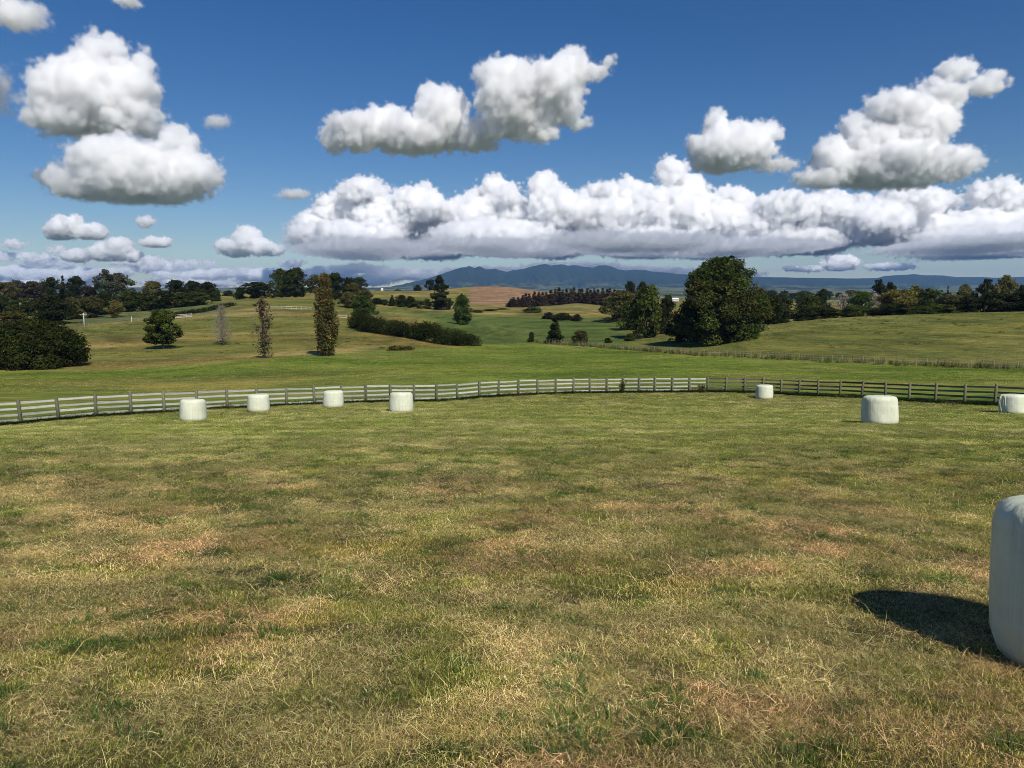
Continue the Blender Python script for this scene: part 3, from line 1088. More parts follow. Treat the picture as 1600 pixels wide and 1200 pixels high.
# upper row against the sky
for a in (
    ('round', 1, 'rust', 10, 441, 44, 345, 'reddish tree on the skyline at far left'),
    ('oak', 1, 'gum', 28, 438, 30, 360, 'grey green tree on the left skyline beside the purple tree'),
    ('dense', 0, 'purple', 52, 440, 40, 350, 'dark purple leaved tree on the left skyline'),
    ('oak', 0, 'dark', 82, 434, 36, 355, 'dark tree on the left skyline right of the purple tree'),
    ('conifer', 0, 'dark', 101, 431, 16, 360, 'pointed dark conifer on the left skyline'),
    ('oak', 1, 'dark', 122, 432, 34, 360, 'tall rounded dark tree on the left skyline next to the conifer'),
    ('round', 0, 'purple', 140, 446, 26, 350, 'low maroon tree beside the tall grey gum tree'),
    ('open', 0, 'gum', 166, 421, 38, 350, 'tall airy grey gum tree, highest of the left skyline'),
    ('oak', 0, 'gum', 188, 427, 44, 355, 'broad grey green tree adjoining the tall gum on its right'),
    ('round', 1, 'yellow', 239, 439, 30, 350, 'yellowish crowned tree standing alone on the left skyline'),
    ('oak', 1, 'dark', 276, 438, 38, 355, 'dark skyline tree right of the yellowish crown'),
    ('oak', 0, 'dark', 303, 439, 34, 350, 'dark skyline tree near the right end of the belt'),
    ('dense', 1, 'dark', 326, 441, 38, 345, 'last dark skyline tree above the belt end'),
    ('shrub', 0, 'dark', 338, 454, 18, 330, 'low dark shrub ending the left tree belt'),
):
    T(*a, group=GL)
# brow of the left hill
GH = 'trees on the brow of the left hill'
for a in (
    ('shrub', 1, 'dark', 358, 454, 22, 480, 'small far shrub in the skyline gap right of the belt'),
    ('shrub', 0, 'dark', 375, 450, 18, 345, 'low dark shrub left of the dark rounded trees on the brow'),
    ('dense', 0, 'dark', 400, 441, 50, 338, 'dark dome shaped tree on the brow left of the tallest one'),
    ('oak', 1, 'green', 440, 421, 42, 340, 'tall green tree on the brow, left half of the big pair'),
    ('oak', 0, 'dark', 462, 419, 46, 340, 'tallest dark tree on the brow, right half of the big pair'),
    ('round', 0, 'olive', 500, 429, 40, 338, 'olive tree peeping out left behind the tall poplar'),
    ('oak', 1, 'dark', 524, 427, 44, 335, 'dark tree directly right of the tall poplar top'),
    ('dense', 1, 'dark', 545, 434, 34, 332, 'dark tree sloping down right of the poplar'),
    ('round', 1, 'olive', 553, 442, 26, 320, 'olive topped tree stepping down from the brow'),
    ('dense', 0, 'olive', 545, 456, 32, 285, 'olive brown bush on the slope below the brow trees'),
    ('round', 0, 'rust', 570, 452, 22, 300, 'brownish tree above the bright rounded tree'),
):
    T(*a, group=GH)
T('dense', 0, 'bright', 567, 462, 42, 225, 'bright green rounded tree at the upper end of the dark hedge')
# row in the middle distance
GM = 'row of small trees in the middle distance'
for a in (
    ('dense', 0, 'dark', 588, 466, 22, 345, 'dark small tree starting the middle row right of the bright tree'),
    ('round', 1, 'green', 601, 468, 16, 348, 'second small tree of the middle row'),
    ('conifer', 1, 'dark', 613, 461, 15, 350, 'little pointed tree in the middle row'),
    ('dense', 1, 'dark', 627, 461, 24, 352, 'dark taller tree in the left of the middle row'),
    ('oak', 0, 'dark', 642, 463, 20, 352, 'dark tree right of the taller one in the middle row'),
    ('round', 0, 'green', 655, 469, 20, 350, 'low green tree in the centre of the middle row'),
    ('oak', 1, 'rust', 667, 467, 16, 352, 'reddish small tree left of the tall open pine'),
    ('dense', 0, 'green', 683, 470, 28, 348, 'green bush under the tall open pine'),
    ('round', 1, 'dark', 700, 466, 18, 350, 'dark small tree right of the tall open pine'),
    ('shrub', 0, 'green', 745, 484, 22, 330, 'low shrub at the right end of the middle row'),
    ('shrub', 1, 'dark', 765, 485, 26, 345, 'low dark shrubs below the ploughed hill'),
    ('shrub', 0, 'dark', 785, 488, 20, 355, 'dark shrub below the ploughed hill, next to the conifer row'),
):
    T(*a, group=GM)
T('pine', 0, 'dark', 687, 430, 34, 345, 'tall open dark pine in front of the mountain foot')
T('dense', 1, 'bright', 722, 461, 34, 236, 'round green tree alone in the valley right of the hedge')
T('poplar', 0, 'poplar', 511, 428, 38, 127, 'tall narrow yellowing poplar on the left hill')
T('sparse', 0, 'bare_poplar', 414, 466, 33, 122, 'short thin reddish poplar losing its leaves')
T('lone', 0, 'green', 255, 484, 52, 150, 'green tree standing alone with a short trunk on the left hill')
T('bush', 0, 'dark', 50, 502, 150, 112, 'huge dark bush at the left edge beyond the fence')
# centre valley
for a in (
    ('shrub', 0, 'bright', 833, 479, 28, 330, 'rounded light green bush in front of the brown conifer row'),
    ('shrub', 1, 'purple', 858, 488, 20, 300, 'low dark reddish bush left on the valley bank'),
    ('shrub', 0, 'dark', 878, 489, 34, 298, 'long low dark bush in the middle of the valley bank'),
    ('shrub', 1, 'purple', 902, 491, 16, 295, 'low dark reddish bush right on the valley bank'),
    ('conifer', 0, 'dark', 867, 495, 34, 186, 'dark broad conical shrub by the gully fence'),
    ('shrub', 1, 'rust', 905, 517, 30, 182, 'rusty green bush beside the dark conical shrub'),
    ('shrub', 0, 'dark', 830, 519, 12, 192, 'tiny dark shrub at the left end of the gully fence'),
    ('shrub', 0, 'dark', 950, 528, 14, 195, 'small dark bush on the green flat right of the rusty bush'),
    ('shrub', 1, 'green', 985, 521, 22, 205, 'small green bush left of the leaning trunk tree'),
    ('dense', 0, 'olive', 970, 455, 62, 290, 'olive grey bushy tree left of the dark leaning one'),
    ('oak', 0, 'green', 1010, 447, 62, 212, 'dark green leaning tree left of the giant tree'),
    ('dense', 1, 'green', 985, 470, 44, 250, 'dark bush filling the base of the olive grey tree'),
    ('oak', 1, 'dark', 1042, 462, 34, 225, 'narrow dark tree between the leaning and the giant tree'),
    ('dense', 0, 'dark', 1064, 494, 44, 186, 'dark bush at the left foot of the giant tree'),
    ('dense', 1, 'dark', 985, 440, 22, 430, 'dark tall clump behind the brown conifer row'),
    ('dense', 0, 'dark', 1003, 441, 26, 430, 'dark tall clump behind the leaning tree top'),
):
    T(*a)
T('bigtree', 0, 'willow', 1124, 404, 128, 168, 'giant spreading dark green tree in the centre right')
# brown conifer row
rr_ = random.Random(8)
for i in range(30):
    q = i / 29
    px = 797 + 182 * q
    Y = 400 + 45 * math.sin(q * 2.6)
    ty = np.interp(q, [0, .2, .4, .7, 1], [467, 457, 450, 451, 451]) + rr_.uniform(-1.5, 3)
    T('conifer', i % 2, 'brown_pine', px + rr_.uniform(-2, 2), ty, rr_.uniform(19, 25), Y + rr_.uniform(-8, 8), 'brown tinged conifer in the long row below the ploughed hill', 'conifer', 'tree', 'brown conifers in the row below the ploughed hill')
# right tree belt behind the dry hill
GR = 'trees of the right tree belt behind the dry hill'
for a in (
    ('dense', 0, 'dark', 1200, 462, 50, 215, 'dark tree tucked against the right side of the giant tree'),
    ('oak', 1, 'olive', 1186, 450, 36, 260, 'olive tree showing behind the right shoulder of the giant tree'),
    ('round', 0, 'green', 1222, 464, 34, 255, 'green tree second right of the giant tree'),
    ('dense', 1, 'green', 1262, 462, 52, 255, 'broad green tree in the left part of the right belt'),
    ('dense', 0, 'dark', 1218, 478, 48, 228, 'dark hedge bush nearest the giant tree'),
    ('dense', 1, 'dark', 1256, 481, 46, 225, 'dark hedge bush second from the giant tree'),
    ('dense', 0, 'dark', 1294, 480, 44, 224, 'dark hedge bush third from the giant tree'),
    ('dense', 1, 'green', 1330, 479, 42, 222, 'green hedge bush below the bare grey tree'),
    ('dense', 0, 'dark', 1368, 481, 40, 220, 'dark hedge bush between the grey tree and rusty tree'),
    ('dense', 1, 'dark', 1398, 474, 60, 212, 'very dark hedge bush below the rusty round tree'),
    ('dense', 0, 'green', 1440, 478, 48, 215, 'green hedge bush right below the rusty tree'),
    ('dense', 1, 'green', 1474, 476, 46, 214, 'green hedge bush left of the dark conifers'),
    ('oak', 0, 'dark', 1284, 452, 26, 420, 'dark round tree far off above the right belt'),
    ('wispy', 0, 'twig', 1316, 459, 34, 300, 'bare grey tree in the right belt, left of the green one'),
    ('round', 1, 'bright', 1345, 455, 36, 280, 'light green tree between the two bare grey trees'),
    ('wispy', 1, 'twig', 1366, 458, 26, 300, 'bare grey tree right of the light green one'),
    ('open', 0, 'dark', 1372, 437, 32, 330, 'tall dark flat topped tree above the rusty tree'),
    ('oak', 1, 'dark', 1388, 442, 26, 335, 'dark tree joined to the flat topped one'),
    ('round', 0, 'yellow', 1402, 452, 52, 250, 'rusty yellow round tree in the right belt'),
    ('oak', 0, 'olive', 1428, 447, 36, 310, 'olive tree behind right of the rusty round tree'),
    ('oak', 1, 'green', 1450, 452, 46, 290, 'tall green tree in the centre of the right belt'),
    ('round', 1, 'olive', 1484, 460, 40, 285, 'olive tree right of centre in the right belt'),
    ('conifer', 1, 'dark', 1478, 446, 10, 380, 'small pointed tree on the right skyline'),
    ('dense', 0, 'olive', 1505, 445, 26, 360, 'light olive tree left of the dark pine'),
    ('open', 0, 'dark', 1536, 436, 34, 290, 'dark umbrella shaped pine on the right skyline'),
    ('oak', 0, 'olive', 1567, 431, 36, 300, 'tall light olive tree, highest at the right edge'),
    ('dense', 1, 'dark', 1594, 446, 34, 300, 'dark tree at the right edge of the skyline'),
    ('dense', 0, 'dark', 1512, 463, 52, 225, 'dark bushy tree below the umbrella pine, on the left'),
    ('dense', 1, 'dark', 1552, 457, 60, 222, 'big dark bushy tree below the umbrella pine'),
    ('dense', 0, 'dark', 1596, 456, 54, 218, 'dark bushy tree cut by the right edge above the dry hill'),
    ('dense', 1, 'dark', 1645, 452, 60, 222, 'dark tree just beyond the right edge of view'),
):
    T(*a, group=GR)
# scattered far trees on the plain
rr_ = random.Random(21)
for i in range(46):
    px = rr_.choice([rr_.uniform(1190, 1620), rr_.uniform(1180, 1340), rr_.uniform(560, 760)])
    Y = rr_.uniform(520, 1500)
    p = gpt(px, Y)
    q = proj(p)
    hpx = rr_.uniform(7, 13) * F / Y
    T(rr_.choice(['oak', 'dense', 'round']), rr_.randrange(2), rr_.choice(['dark', 'dark', 'green', 'olive']), px, float(q[1]) - hpx, rr_.uniform(9, 20) * F / Y, Y,
      'tiny dark tree scattered on the far plain beyond the belts', 'far_tree', 'tree', 'far trees on the plain')


def bare_tree(px, topy, wpx, Y, label):
    rng = np.random.RandomState(3)
    p = gpt(px, Y)
    H = at(px, topy, Y)[2] - p[2]
    R = wpx / F * Y / 2
    root = empty('bare_tree', p)
    tag(root, label, 'tree')
    tr, br = MB(), MB()
    spine = [np.array([0.12 * H / 8 * math.sin(i), 0.1 * math.cos(i * 1.3), -0.3 + (H + .3) * i / 9]) for i in range(10)]
    tr.add(*tube(spine, [0.13 * (1 - i / 9.6) for i in range(10)], 6))
    for k in range(280):
        q = 0.08 + 0.9 * rng.rand()
        s = np.array(spine[int(q * 9)]) + (np.array(spine[min(9, int(q * 9) + 1)]) - np.array(spine[int(q * 9)])) * (q * 9 % 1)
        a = rng.rand() * 6.28
        ln = R * (1 - q) ** 0.6 * (0.6 + .5 * rng.rand())
        e = s + np.array([math.cos(a) * ln, math.sin(a) * ln, ln * rng.uniform(.2, .9)])
        m = (s + e) / 2 + np.array([0, 0, -.12 * ln])
        br.add(*tube([s, m, e], [.032, .022, .008], 3))
        for j in range(4):
            b0 = m + (e - m) * rng.rand()
            d = rng.randn(3)
            d[2] = abs(d[2]) * .8
            br.add(*tube([b0, b0 + d * .33 * R * .5], [.014, .006], 3))
    mesh_obj('trunk', tr.mesh('trunk', M['twigbark'], True), root)
    mesh_obj('branches', br.mesh('branches', M['twigbark']), root)


M['twigbark'] = simple_mat('pale_grey_bark', (0.20, 0.175, 0.135), (0.33, 0.29, 0.23), 6, 0.9, 0.2)
bare_tree(348, 478, 42, 158, 'leafless pale grey tree standing alone on the left hill')


def hedge(path, tops, width, mat, n, leaf, seed, label, name='hedge'):
    """Leafy ribbon along ground points; path in (px, Y), tops photo rows."""
    rng = np.random.RandomState(seed)
    K = np.array([gpt(*q) for q in path])
    Hh = np.array([at(q[0], t, q[1])[2] for q, t in zip(path, tops)]) - K[:, 2]
    seg = np.r_[0, np.cumsum(np.hypot(*np.diff(K[:, :2], axis=0).T))]
    k = max(10, int(seg[-1] / (width * 0.16)) * 3)
    s = np.linspace(0, seg[-1], k) + rng.uniform(-.5, .5, k)
    s = np.clip(s, 0, seg[-1])
    X = np.interp(s, seg, K[:, 0])
    Y = np.interp(s, seg, K[:, 1])
    h = np.interp(s, seg, Hh) * rng.uniform(.80, 1.06, k)
    cr = width * rng.uniform(.22, .38, k)
    lv = rng.rand(k)
    off = rng.uniform(-.5, .5, k) * (width - cr)
    d = np.gradient(np.stack([np.interp(np.linspace(0, seg[-1], k), seg, K[:, 0]), np.interp(np.linspace(0, seg[-1], k), seg, K[:, 1])], 1), axis=0)
    d /= np.linalg.norm(d, axis=1)[:, None]
    X2, Y2 = X - d[:, 1] * off, Y + d[:, 0] * off
    gz = ground_z(X2, Y2)
    Z = gz + np.maximum(cr * .45, (h - cr * .9) * lv ** .6)
    C = np.stack([X2, Y2, Z], 1) - K[0]
    CT = np.clip((1 + .2 * rng.randn(k, 1)) * (1 + .06 * rng.randn(k, 3)), .5, 1.6)
    V, Q, T_ = leaf_cloud(C, cr, np.ones(k), CT, n, leaf, rng, .9)
    gz2 = ground_z(V[:, 0] + K[0][0], V[:, 1] + K[0][1]) - K[0][2] + 0.02
    V[:, 2] = np.maximum(V[:, 2], gz2)
    root = empty(name, K[0])
    tag(root, label, 'hedge')
    mesh_obj('foliage', make_mesh('foliage', V, Q, M[mat], False, T_), root)
    mb = MB()
    for i in range(0, k, 4):
        c = C[i]
        g = np.array([c[0], c[1], gz[i] - K[0][2] - .2])
        mb.add(*tube([g, c], [.09, .04], 5))
    mesh_obj('stems', mb.mesh('stems', M['bark']), root)['kind'] = 'stuff'


hedge([(556, 196), (575, 186), (600, 178), (640, 170), (680, 163), (712, 160), (738, 163)], [482, 488, 495, 500, 501, 507, 520], 5.0, 'hedge', 62000, 0.135, 5, 'long dark hedge running down the hill right of the poplar')
hedge([(266, 238), (300, 250), (335, 265), (363, 282)], [492, 489, 483, 478], 3.2, 'hedge', 4500, 0.28, 6, 'low dark hedge along the lane left of the bare tree')
hedge([(609, 139), (627, 140), (645, 141)], [541, 540, 543], 1.8, 'rust', 1800, 0.14, 7, 'patch of brown rushes on the pale patch below the hedge', 'rush_clump')


# ------------------------------------------------------------------ small structures
def shed(px, Y, wd, dp, ht, rz, label, name, roofm, wallm):
    p = gpt(px, Y)
    if not ht:                                           # ridge just clears the trees in front
        ht = max(2.6, at(px, 467, Y)[2] - p[2] - dp * .28)
    root = empty(name, p, rz)
    tag(root, label, 'building')
    mesh_obj('wall', MB().box((0, 0, ht * .5 - .2), (wd, dp, ht + .4)).mesh('wall', M[wallm]), root)
    V = [(-wd * .54, -dp * .58, ht + .003), (wd * .54, -dp * .58, ht + .003), (wd * .54, dp * .58, ht + .003), (-wd * .54, dp * .58, ht + .003), (-wd * .54, 0, ht + dp * .28), (wd * .54, 0, ht + dp * .28)]
    mesh_obj('roof', make_mesh('roof', V, [(0, 1, 5, 4), (2, 3, 4, 5), (0, 4, 3), (1, 2, 5), (0, 3, 2, 1)], M[roofm]), root)
    mesh_obj('door', MB().box((0, -dp * .5 - .03, ht * .4), (wd * .25, .06, ht * .8)).mesh('door', M['roof_grey']), root)


shed(597, 690, 2.0, 2.0, 1.5, 0.3, 'tiny white shed on the far green ridge below the mountain', 'farm_shed', 'white_paint', 'white_paint')
shed(1054, 690, 7, 5, 1.8, 0.1, 'white roofed farm building left of the giant tree', 'farm_building', 'white_paint', 'roof_grey')
shed(42, 330, 5, 6, 0, 0.5, 'small pale roofed house hidden among the left trees', 'house', 'roof_tin', 'pole')


def utility_pole():
    p = gpt(132, 214)
    H = at(132, 489, 214)[2] - p[2]
    root = empty('utility_pole', p)
    tag(root, 'pale utility pole with a crossarm beside the left lane', 'utility pole')
    mesh_obj('pole', make_mesh('pole', *tube([(0, 0, -.4), (0, 0, H * .5), (0, 0, H)], [.19, .16, .13], 8), M['pole'], True), root)
    mesh_obj('crossarm', MB().box((0, -.17, H - .55), (1.9, .1, .12), .15).mesh('crossarm', M['pole']), root)
    ins = make_mesh('insulator', *tube([(0, 0, 0), (0, 0, .1), (0, 0, .2)], [.05, .07, .04], 8), M['white_paint'])
    for x in (-.85, -.3, .3, .85):
        mesh_obj('insulator', ins, root, (x * math.cos(.15), -.17 + x * math.sin(.15), H - .49))
    q = gpt(206, 222)
    o = mesh_obj('marker_post', make_mesh('marker_post', *tube([(0, 0, -.3), (0, 0, 1.6), (0, 0, 1.7)], [.08, .08, .06], 8), M['white_paint']), None, q)
    tag(o, 'white marker post at the fence below the left tree belt', 'post')


utility_pole()

# ------------------------------------------------------------------ grass
def grass_material():
    m, t, N, L = new_mat('grass_blades')
    out = N.new('ShaderNodeOutputMaterial')
    a = N.new('ShaderNodeAttribute')
    a.attribute_name = 'tint'
    b = N.new('ShaderNodeAttribute')
    b.attribute_type = 'INSTANCER'
    b.attribute_name = 'patch'
    c = mixc(N, L, a.outputs['Color'], b.outputs['Color'], 1.0, 'MULTIPLY')
    d = N.new('ShaderNodeBsdfDiffuse')
    tr = N.new('ShaderNodeBsdfTranslucent')
    L(c, d.inputs[0])
    L(c, tr.inputs[0])
    mx = N.new('ShaderNodeMixShader')
    mx.inputs[0].default_value = 0.3
    L(d.outputs[0], mx.inputs[1])
    L(tr.outputs[0], mx.inputs[2])
    L(mx.outputs[0], out.inputs[0])
    return m


M['grass'] = grass_material()


def tuft(name, n, rad, hmin, hmax, wid, lean, seed, green, droop=0.5):
    rng = np.random.RandomState(seed)
    V, Q, T_ = [], [], []
    for i in range(n):
        a = rng.rand() * 6.28
        r = rad * math.sqrt(rng.rand())
        b = np.array([r * math.cos(a), r * math.sin(a), -0.008])
        h = rng.uniform(hmin, hmax)
        da = rng.rand() * 6.28 if green < 1.5 else a + rng.uniform(-.6, .6)
        ln = rng.uniform(*lean)
        d = np.array([math.cos(da), math.sin(da), 0])
        s = np.array([-d[1], d[0], 0]) * wid * rng.uniform(.7, 1.3)
        m = b + d * h * ln * .4 + np.array([0, 0, h * .62 * math.sqrt(max(.05, 1 - ln * ln * .6))])
        e = m + d * h * ln * .55 + np.array([0, 0, h * (.38 - droop * ln * .5)])
        e[2] = max(e[2], 0.004)
        k = len(V)
        V += [b - s, b + s, m + s * .8, m - s * .8, e]
        Q += [(k, k + 1, k + 2, k + 3), (k + 3, k + 2, k + 4, k + 4)]
        if green == 0:
            c = np.array([0.66, 0.54, 0.27]) if rng.rand() < .58 else (np.array([0.24, 0.25, 0.06]) if rng.rand() < .7 else np.array([.22, .13, .06]))
        elif green == 1:
            c = np.array([0.215, 0.262, 0.042]) if rng.rand() < .7 else np.array([0.60, 0.51, 0.22])
        elif green == 2:
            c = np.array([0.060, 0.118, 0.030])
        else:
            c = np.array([0.22, 0.17, 0.085])
        c = c * (rng.uniform(.25, .7) if rng.rand() < .4 else rng.uniform(.9, 1.6)) * (1 + .06 * rng.randn(3))
        T_ += [c] * 5
    V = np.array(V)
    Fs = []
    for q in Q:
        Fs.append(q if q[2] != q[3] else q[:3])
    me = make_mesh(name, V, Fs, M['grass'], False, np.clip(np.array(T_), 0.01, 0.9))
    return bpy.data.objects.new(name, me)


tufts = bpy.data.collections.new('grass_tufts')
TUFTS = []
for s in range(4):
    if s < 2:                                            # standing stubble
        TUFTS.append(tuft('tuft_%02d' % s, 170, 0.17, 0.012, 0.047, 0.0010, (.45, 1.25), 50 + s, 0))
    else:                                                # flattened clippings
        TUFTS.append(tuft('tuft_%02d' % s, 170, 0.19, 0.02, 0.10, 0.0011, (1.0, 1.29), 50 + s, 0, 1.1))
for s in range(4):
    TUFTS.append(tuft('tuft_%02d' % (4 + s), 170, 0.17, 0.012, 0.044, 0.0010, (.2, 1.0), 60 + s, 1))
for s in range(2):
    TUFTS.append(tuft('tuft_%02d' % (8 + s), 70, 0.13, 0.06, 0.19, 0.0026, (.7, 1.1), 70 + s, 2, .7))
for s in range(2):
    TUFTS.append(tuft('tuft_%02d' % (10 + s), 60, 0.22, 0.25, 0.75, 0.007, (.1, .5), 80 + s, 3, .3))
for s in range(2):
    TUFTS.append(tuft('tuft_%02d' % (12 + s), 12, 0.22, 0.10, 0.30, 0.0012, (1.15, 1.29), 90 + s, 0, 1.2))
for o in TUFTS:
    tufts.objects.link(o)


def scatter(name, P, rot, scl, idx, patch, label, kind='stuff'):
    me = bpy.data.meshes.new(name)
    n = len(P)
    scl = np.asarray(scl)
    if scl.ndim == 1:
        scl = np.repeat(scl[:, None], 3, 1)
    me.vertices.add(n)
    me.vertices.foreach_set('co', P.astype(np.float32).ravel())
    for nm, ty, dat, key in (('rot', 'FLOAT_VECTOR', rot, 'vector'), ('scl', 'FLOAT_VECTOR', scl, 'vector'), ('idx', 'INT', idx, 'value')):
        a = me.attributes.new(nm, ty, 'POINT')
        a.data.foreach_set(key, np.ascontiguousarray(dat, dtype=np.int32 if ty == 'INT' else np.float32).ravel())
    a = me.attributes.new('patch', 'FLOAT_COLOR', 'POINT')
    c = np.ones((n, 4), np.float32)
    c[:, :3] = patch
    a.data.foreach_set('color', c.ravel())
    ng = bpy.data.node_groups.new(name, 'GeometryNodeTree')
    ng.interface.new_socket('Geometry', in_out='INPUT', socket_type='NodeSocketGeometry')
    ng.interface.new_socket('Geometry', in_out='OUTPUT', socket_type='NodeSocketGeometry')
    N, L = ng.nodes, ng.links.new
    gi, go = N.new('NodeGroupInput'), N.new('NodeGroupOutput')
    ci = N.new('GeometryNodeCollectionInfo')
    ci.inputs['Collection'].default_value = tufts
    ci.inputs['Separate Children'].default_value = True
    ci.inputs['Reset Children'].default_value = True
    ip = N.new('GeometryNodeInstanceOnPoints')
    ip.inputs['Pick Instance'].default_value = True

    def attr(nm, ty):
        q = N.new('GeometryNodeInputNamedAttribute')
        q.data_type = ty
        q.inputs['Name'].default_value = nm
        return q.outputs['Attribute']
    L(gi.outputs[0], ip.inputs['Points'])
    L(ci.outputs[0], ip.inputs['Instance'])
    L(attr('idx', 'INT'), ip.inputs['Instance Index'])
    er = N.new('FunctionNodeEulerToRotation')
    L(attr('rot', 'FLOAT_VECTOR'), er.inputs[0])
    L(er.outputs[0], ip.inputs['Rotation'])
    L(attr('scl', 'FLOAT_VECTOR'), ip.inputs['Scale'])
    L(ip.outputs[0], go.inputs[0])
    o = mesh_obj(name, me)
    md = o.modifiers.new('scatter', 'NODES')
    md.node_group = ng
    tag(o, label, None, None, kind)
    return o


def build_grass():
    rng = np.random.RandomState(2)
    bands = ((1.4, 6, 210), (6, 11, 130), (11, 20, 80), (20, 34, 58), (34, 64, 30))
    XY, SC = [], []
    for a, b, den in bands:
        hw = 0.80
        area = hw * (b * b - a * a) + 4.6 * (b - a)
        n = int(area * den)
        Y = np.sqrt(a * a + (b * b - a * a) * rng.rand(n))
        X = (rng.rand(n) * 2 - 1) * (Y * hw + 2.3)
        XY.append(np.stack([X, Y], 1))
        SC.append(np.full(n, {210: .95, 130: 1.15, 80: 1.25, 58: 1.4, 30: 1.9}[den]))
    XY = np.concatenate(XY)
    SC = np.concatenate(SC)
    px = 800 + F * XY[:, 0] / XY[:, 1]
    ok = XY[:, 1] < fence_Y(px) + 0.2
    XY, SC, px = XY[ok], SC[ok], px[ok]
    X, Y = XY.T
    n = len(X)
    # where the sward is dry, green or bare
    n1 = fbm(X / 1.1 + 30, Y / 0.9 + 12, 4, .7)
    n2 = fbm(X / 0.3 + 3, Y / 0.27 + 90, 3)
    n3 = fbm(X / 6 + 13, Y / 3.5 + 41, 3)
    dist = sstep(7, 24, Y)
    greenness = 0.36 + 1.5 * (n1 - .5) + 1.3 * (n2 - .5) + 1.0 * (n3 - .5) + 0.34 * dist
    gsel = greenness + rng.uniform(-.22, .22, n) > 0.5
    idx = np.where(gsel, 4 + rng.randint(0, 4, n), rng.randint(0, 4, n))
    # dark coarse clumps, in loose colonies of the nearer field
    colony = fbm(X / 0.38 + 60, Y / 0.32 + 7, 3) + 0.35 * (fbm(X / 3.3 + 11, Y / 2.6 + 70, 2) - .5)
    clump = (colony > 0.605) & (rng.rand(n) < .36) & (Y < 20)
    clump |= (rng.rand(n) < .004) & (Y < 40)
    idx[clump] = 8 + rng.randint(0, 2, clump.sum())
    straw = ~clump & (rng.rand(n) < .06) & (Y < 14)
    idx[straw] = 12 + rng.randint(0, 2, straw.sum())
    pale = sstep(.45, .65, fbm(X / 0.8 + 9, Y / 0.6 + 3, 3))[:, None]
    patch = (1 - pale) * np.array([0.86, 0.87, 0.78]) + pale * np.array([1.42, 1.34, 1.27])
    pink = sstep(.52, .68, fbm(X / 1.3 + 70, Y / 0.9 + 31, 3))[:, None] * (1 - dist[:, None])
    patch = patch * (1 + pink * np.array([0.16, -0.02, 0.09]))
    patch = patch * (1 + dist[:, None] * np.array([-0.06, 0.04, -0.05]))
    patch = patch * (1 + (1 - dist[:, None]) * np.array([0.10, 0.06, 0.06]))
    lanes = fbm(X / 7 + 90, Y / 0.9 + 8, 3)
    patch = patch * (0.68 + 0.64 * (lanes * dist + (1 - dist) * .5)[:, None])
    patch = patch * (1 + (0.20 + 0.28 * dist[:, None]) * (2 * rng.rand(n, 1) - 1))
    bare = (fbm(X / 0.5 + 200, Y / 0.5, 3) > .69) & (Y < 14) & ~clump
    Z = ground_z(X, Y)
    keep = ~(bare & (rng.rand(n) < .8))
    for (bpx, bY, R, *_r) in BALES:
        p = gpt(bpx, bY)
        keep &= np.hypot(X - p[0], Y - p[1]) > R * 0.85
    rot = np.stack([rng.uniform(-.12, .12, n) - 0.13, rng.uniform(-.12, .12, n), rng.rand(n) * 6.28], 1)
    scl = SC * rng.uniform(.75, 1.25, n)
    scl[clump] = rng.uniform(.4, .85, clump.sum())
    scl = np.stack([scl, scl, scl * np.where(clump, .75, np.interp(Y, [3, 8, 25, 60], [.82, .72, .6, .5]))], 1)
    P = np.stack([X, Y, Z], 1)
    scatter('grass', P[keep], rot[keep], scl[keep], idx[keep], patch[keep], 'mown hay stubble of dry straw and green grass blades with dark coarse clumps')
    # a trail of raked straw near the camera
    rp = []
    for (xa, ya), (xb, yb) in (((505, 1198), (640, 1160)), ((640, 1160), (700, 1148)), ((700, 1148), (790, 1138)), ((790, 1138), (905, 1112))):
        k_ = 40 if xa != 700 else 90
        for q in rng.rand(k_):
            tx, ty = xa + (xb - xa) * q, ya + (yb - ya) * q
            yy = 3.4
            for _ in range(12):
                g_ = gpt(tx, yy)
                yy *= 1 - (float(proj(g_)[1]) - ty) / -2200.0
            rp.append(gpt(tx, yy) + np.array([rng.normal(0, .03 if xa != 700 else .09), rng.normal(0, .02 if xa != 700 else .07), 0.01]))
    rp = np.array(rp)
    m = len(rp)
    scatter('straw_trail', rp, np.c_[rng.uniform(-.05, .05, (m, 2)), rng.rand(m) * 6.28], rng.uniform(.35, .7, m), 12 + rng.randint(0, 2, m), np.array([[1.25, 1.1, .95]]) * rng.uniform(.7, 1.2, (m, 1)), 'thin trail of raked straw lying in the near stubble')
    # weeds along the rail fence and the gully fence
    XY, SC, ID, PT = [], [], [], []
    for a, b in zip(FENCE_P[:-1], FENCE_P[1:]):
        m = 60
        q = rng.rand(m)
        XY.append(np.stack([a[0] + (b[0] - a[0]) * q + rng.normal(0, .12, m), a[1] + (b[1] - a[1]) * q + rng.normal(0, .16, m)], 1))
        SC.append(rng.uniform(.25, .75, m))
        w_ = rng.rand(m) < .12
        ID.append(np.where(w_, 10 + rng.randint(0, 2, m), np.where(rng.rand(m) < .5, 8 + rng.randint(0, 2, m), 4 + rng.randint(0, 4, m))))
        SC[-1] = np.where(w_, rng.uniform(.2, .55, m), rng.uniform(1.6, 3.6, m))
        PT.append(np.where(w_[:, None], [[.75, .6, .5]], [[.8, .8, .7]]) * rng.uniform(.5, 1.2, (m, 1)))
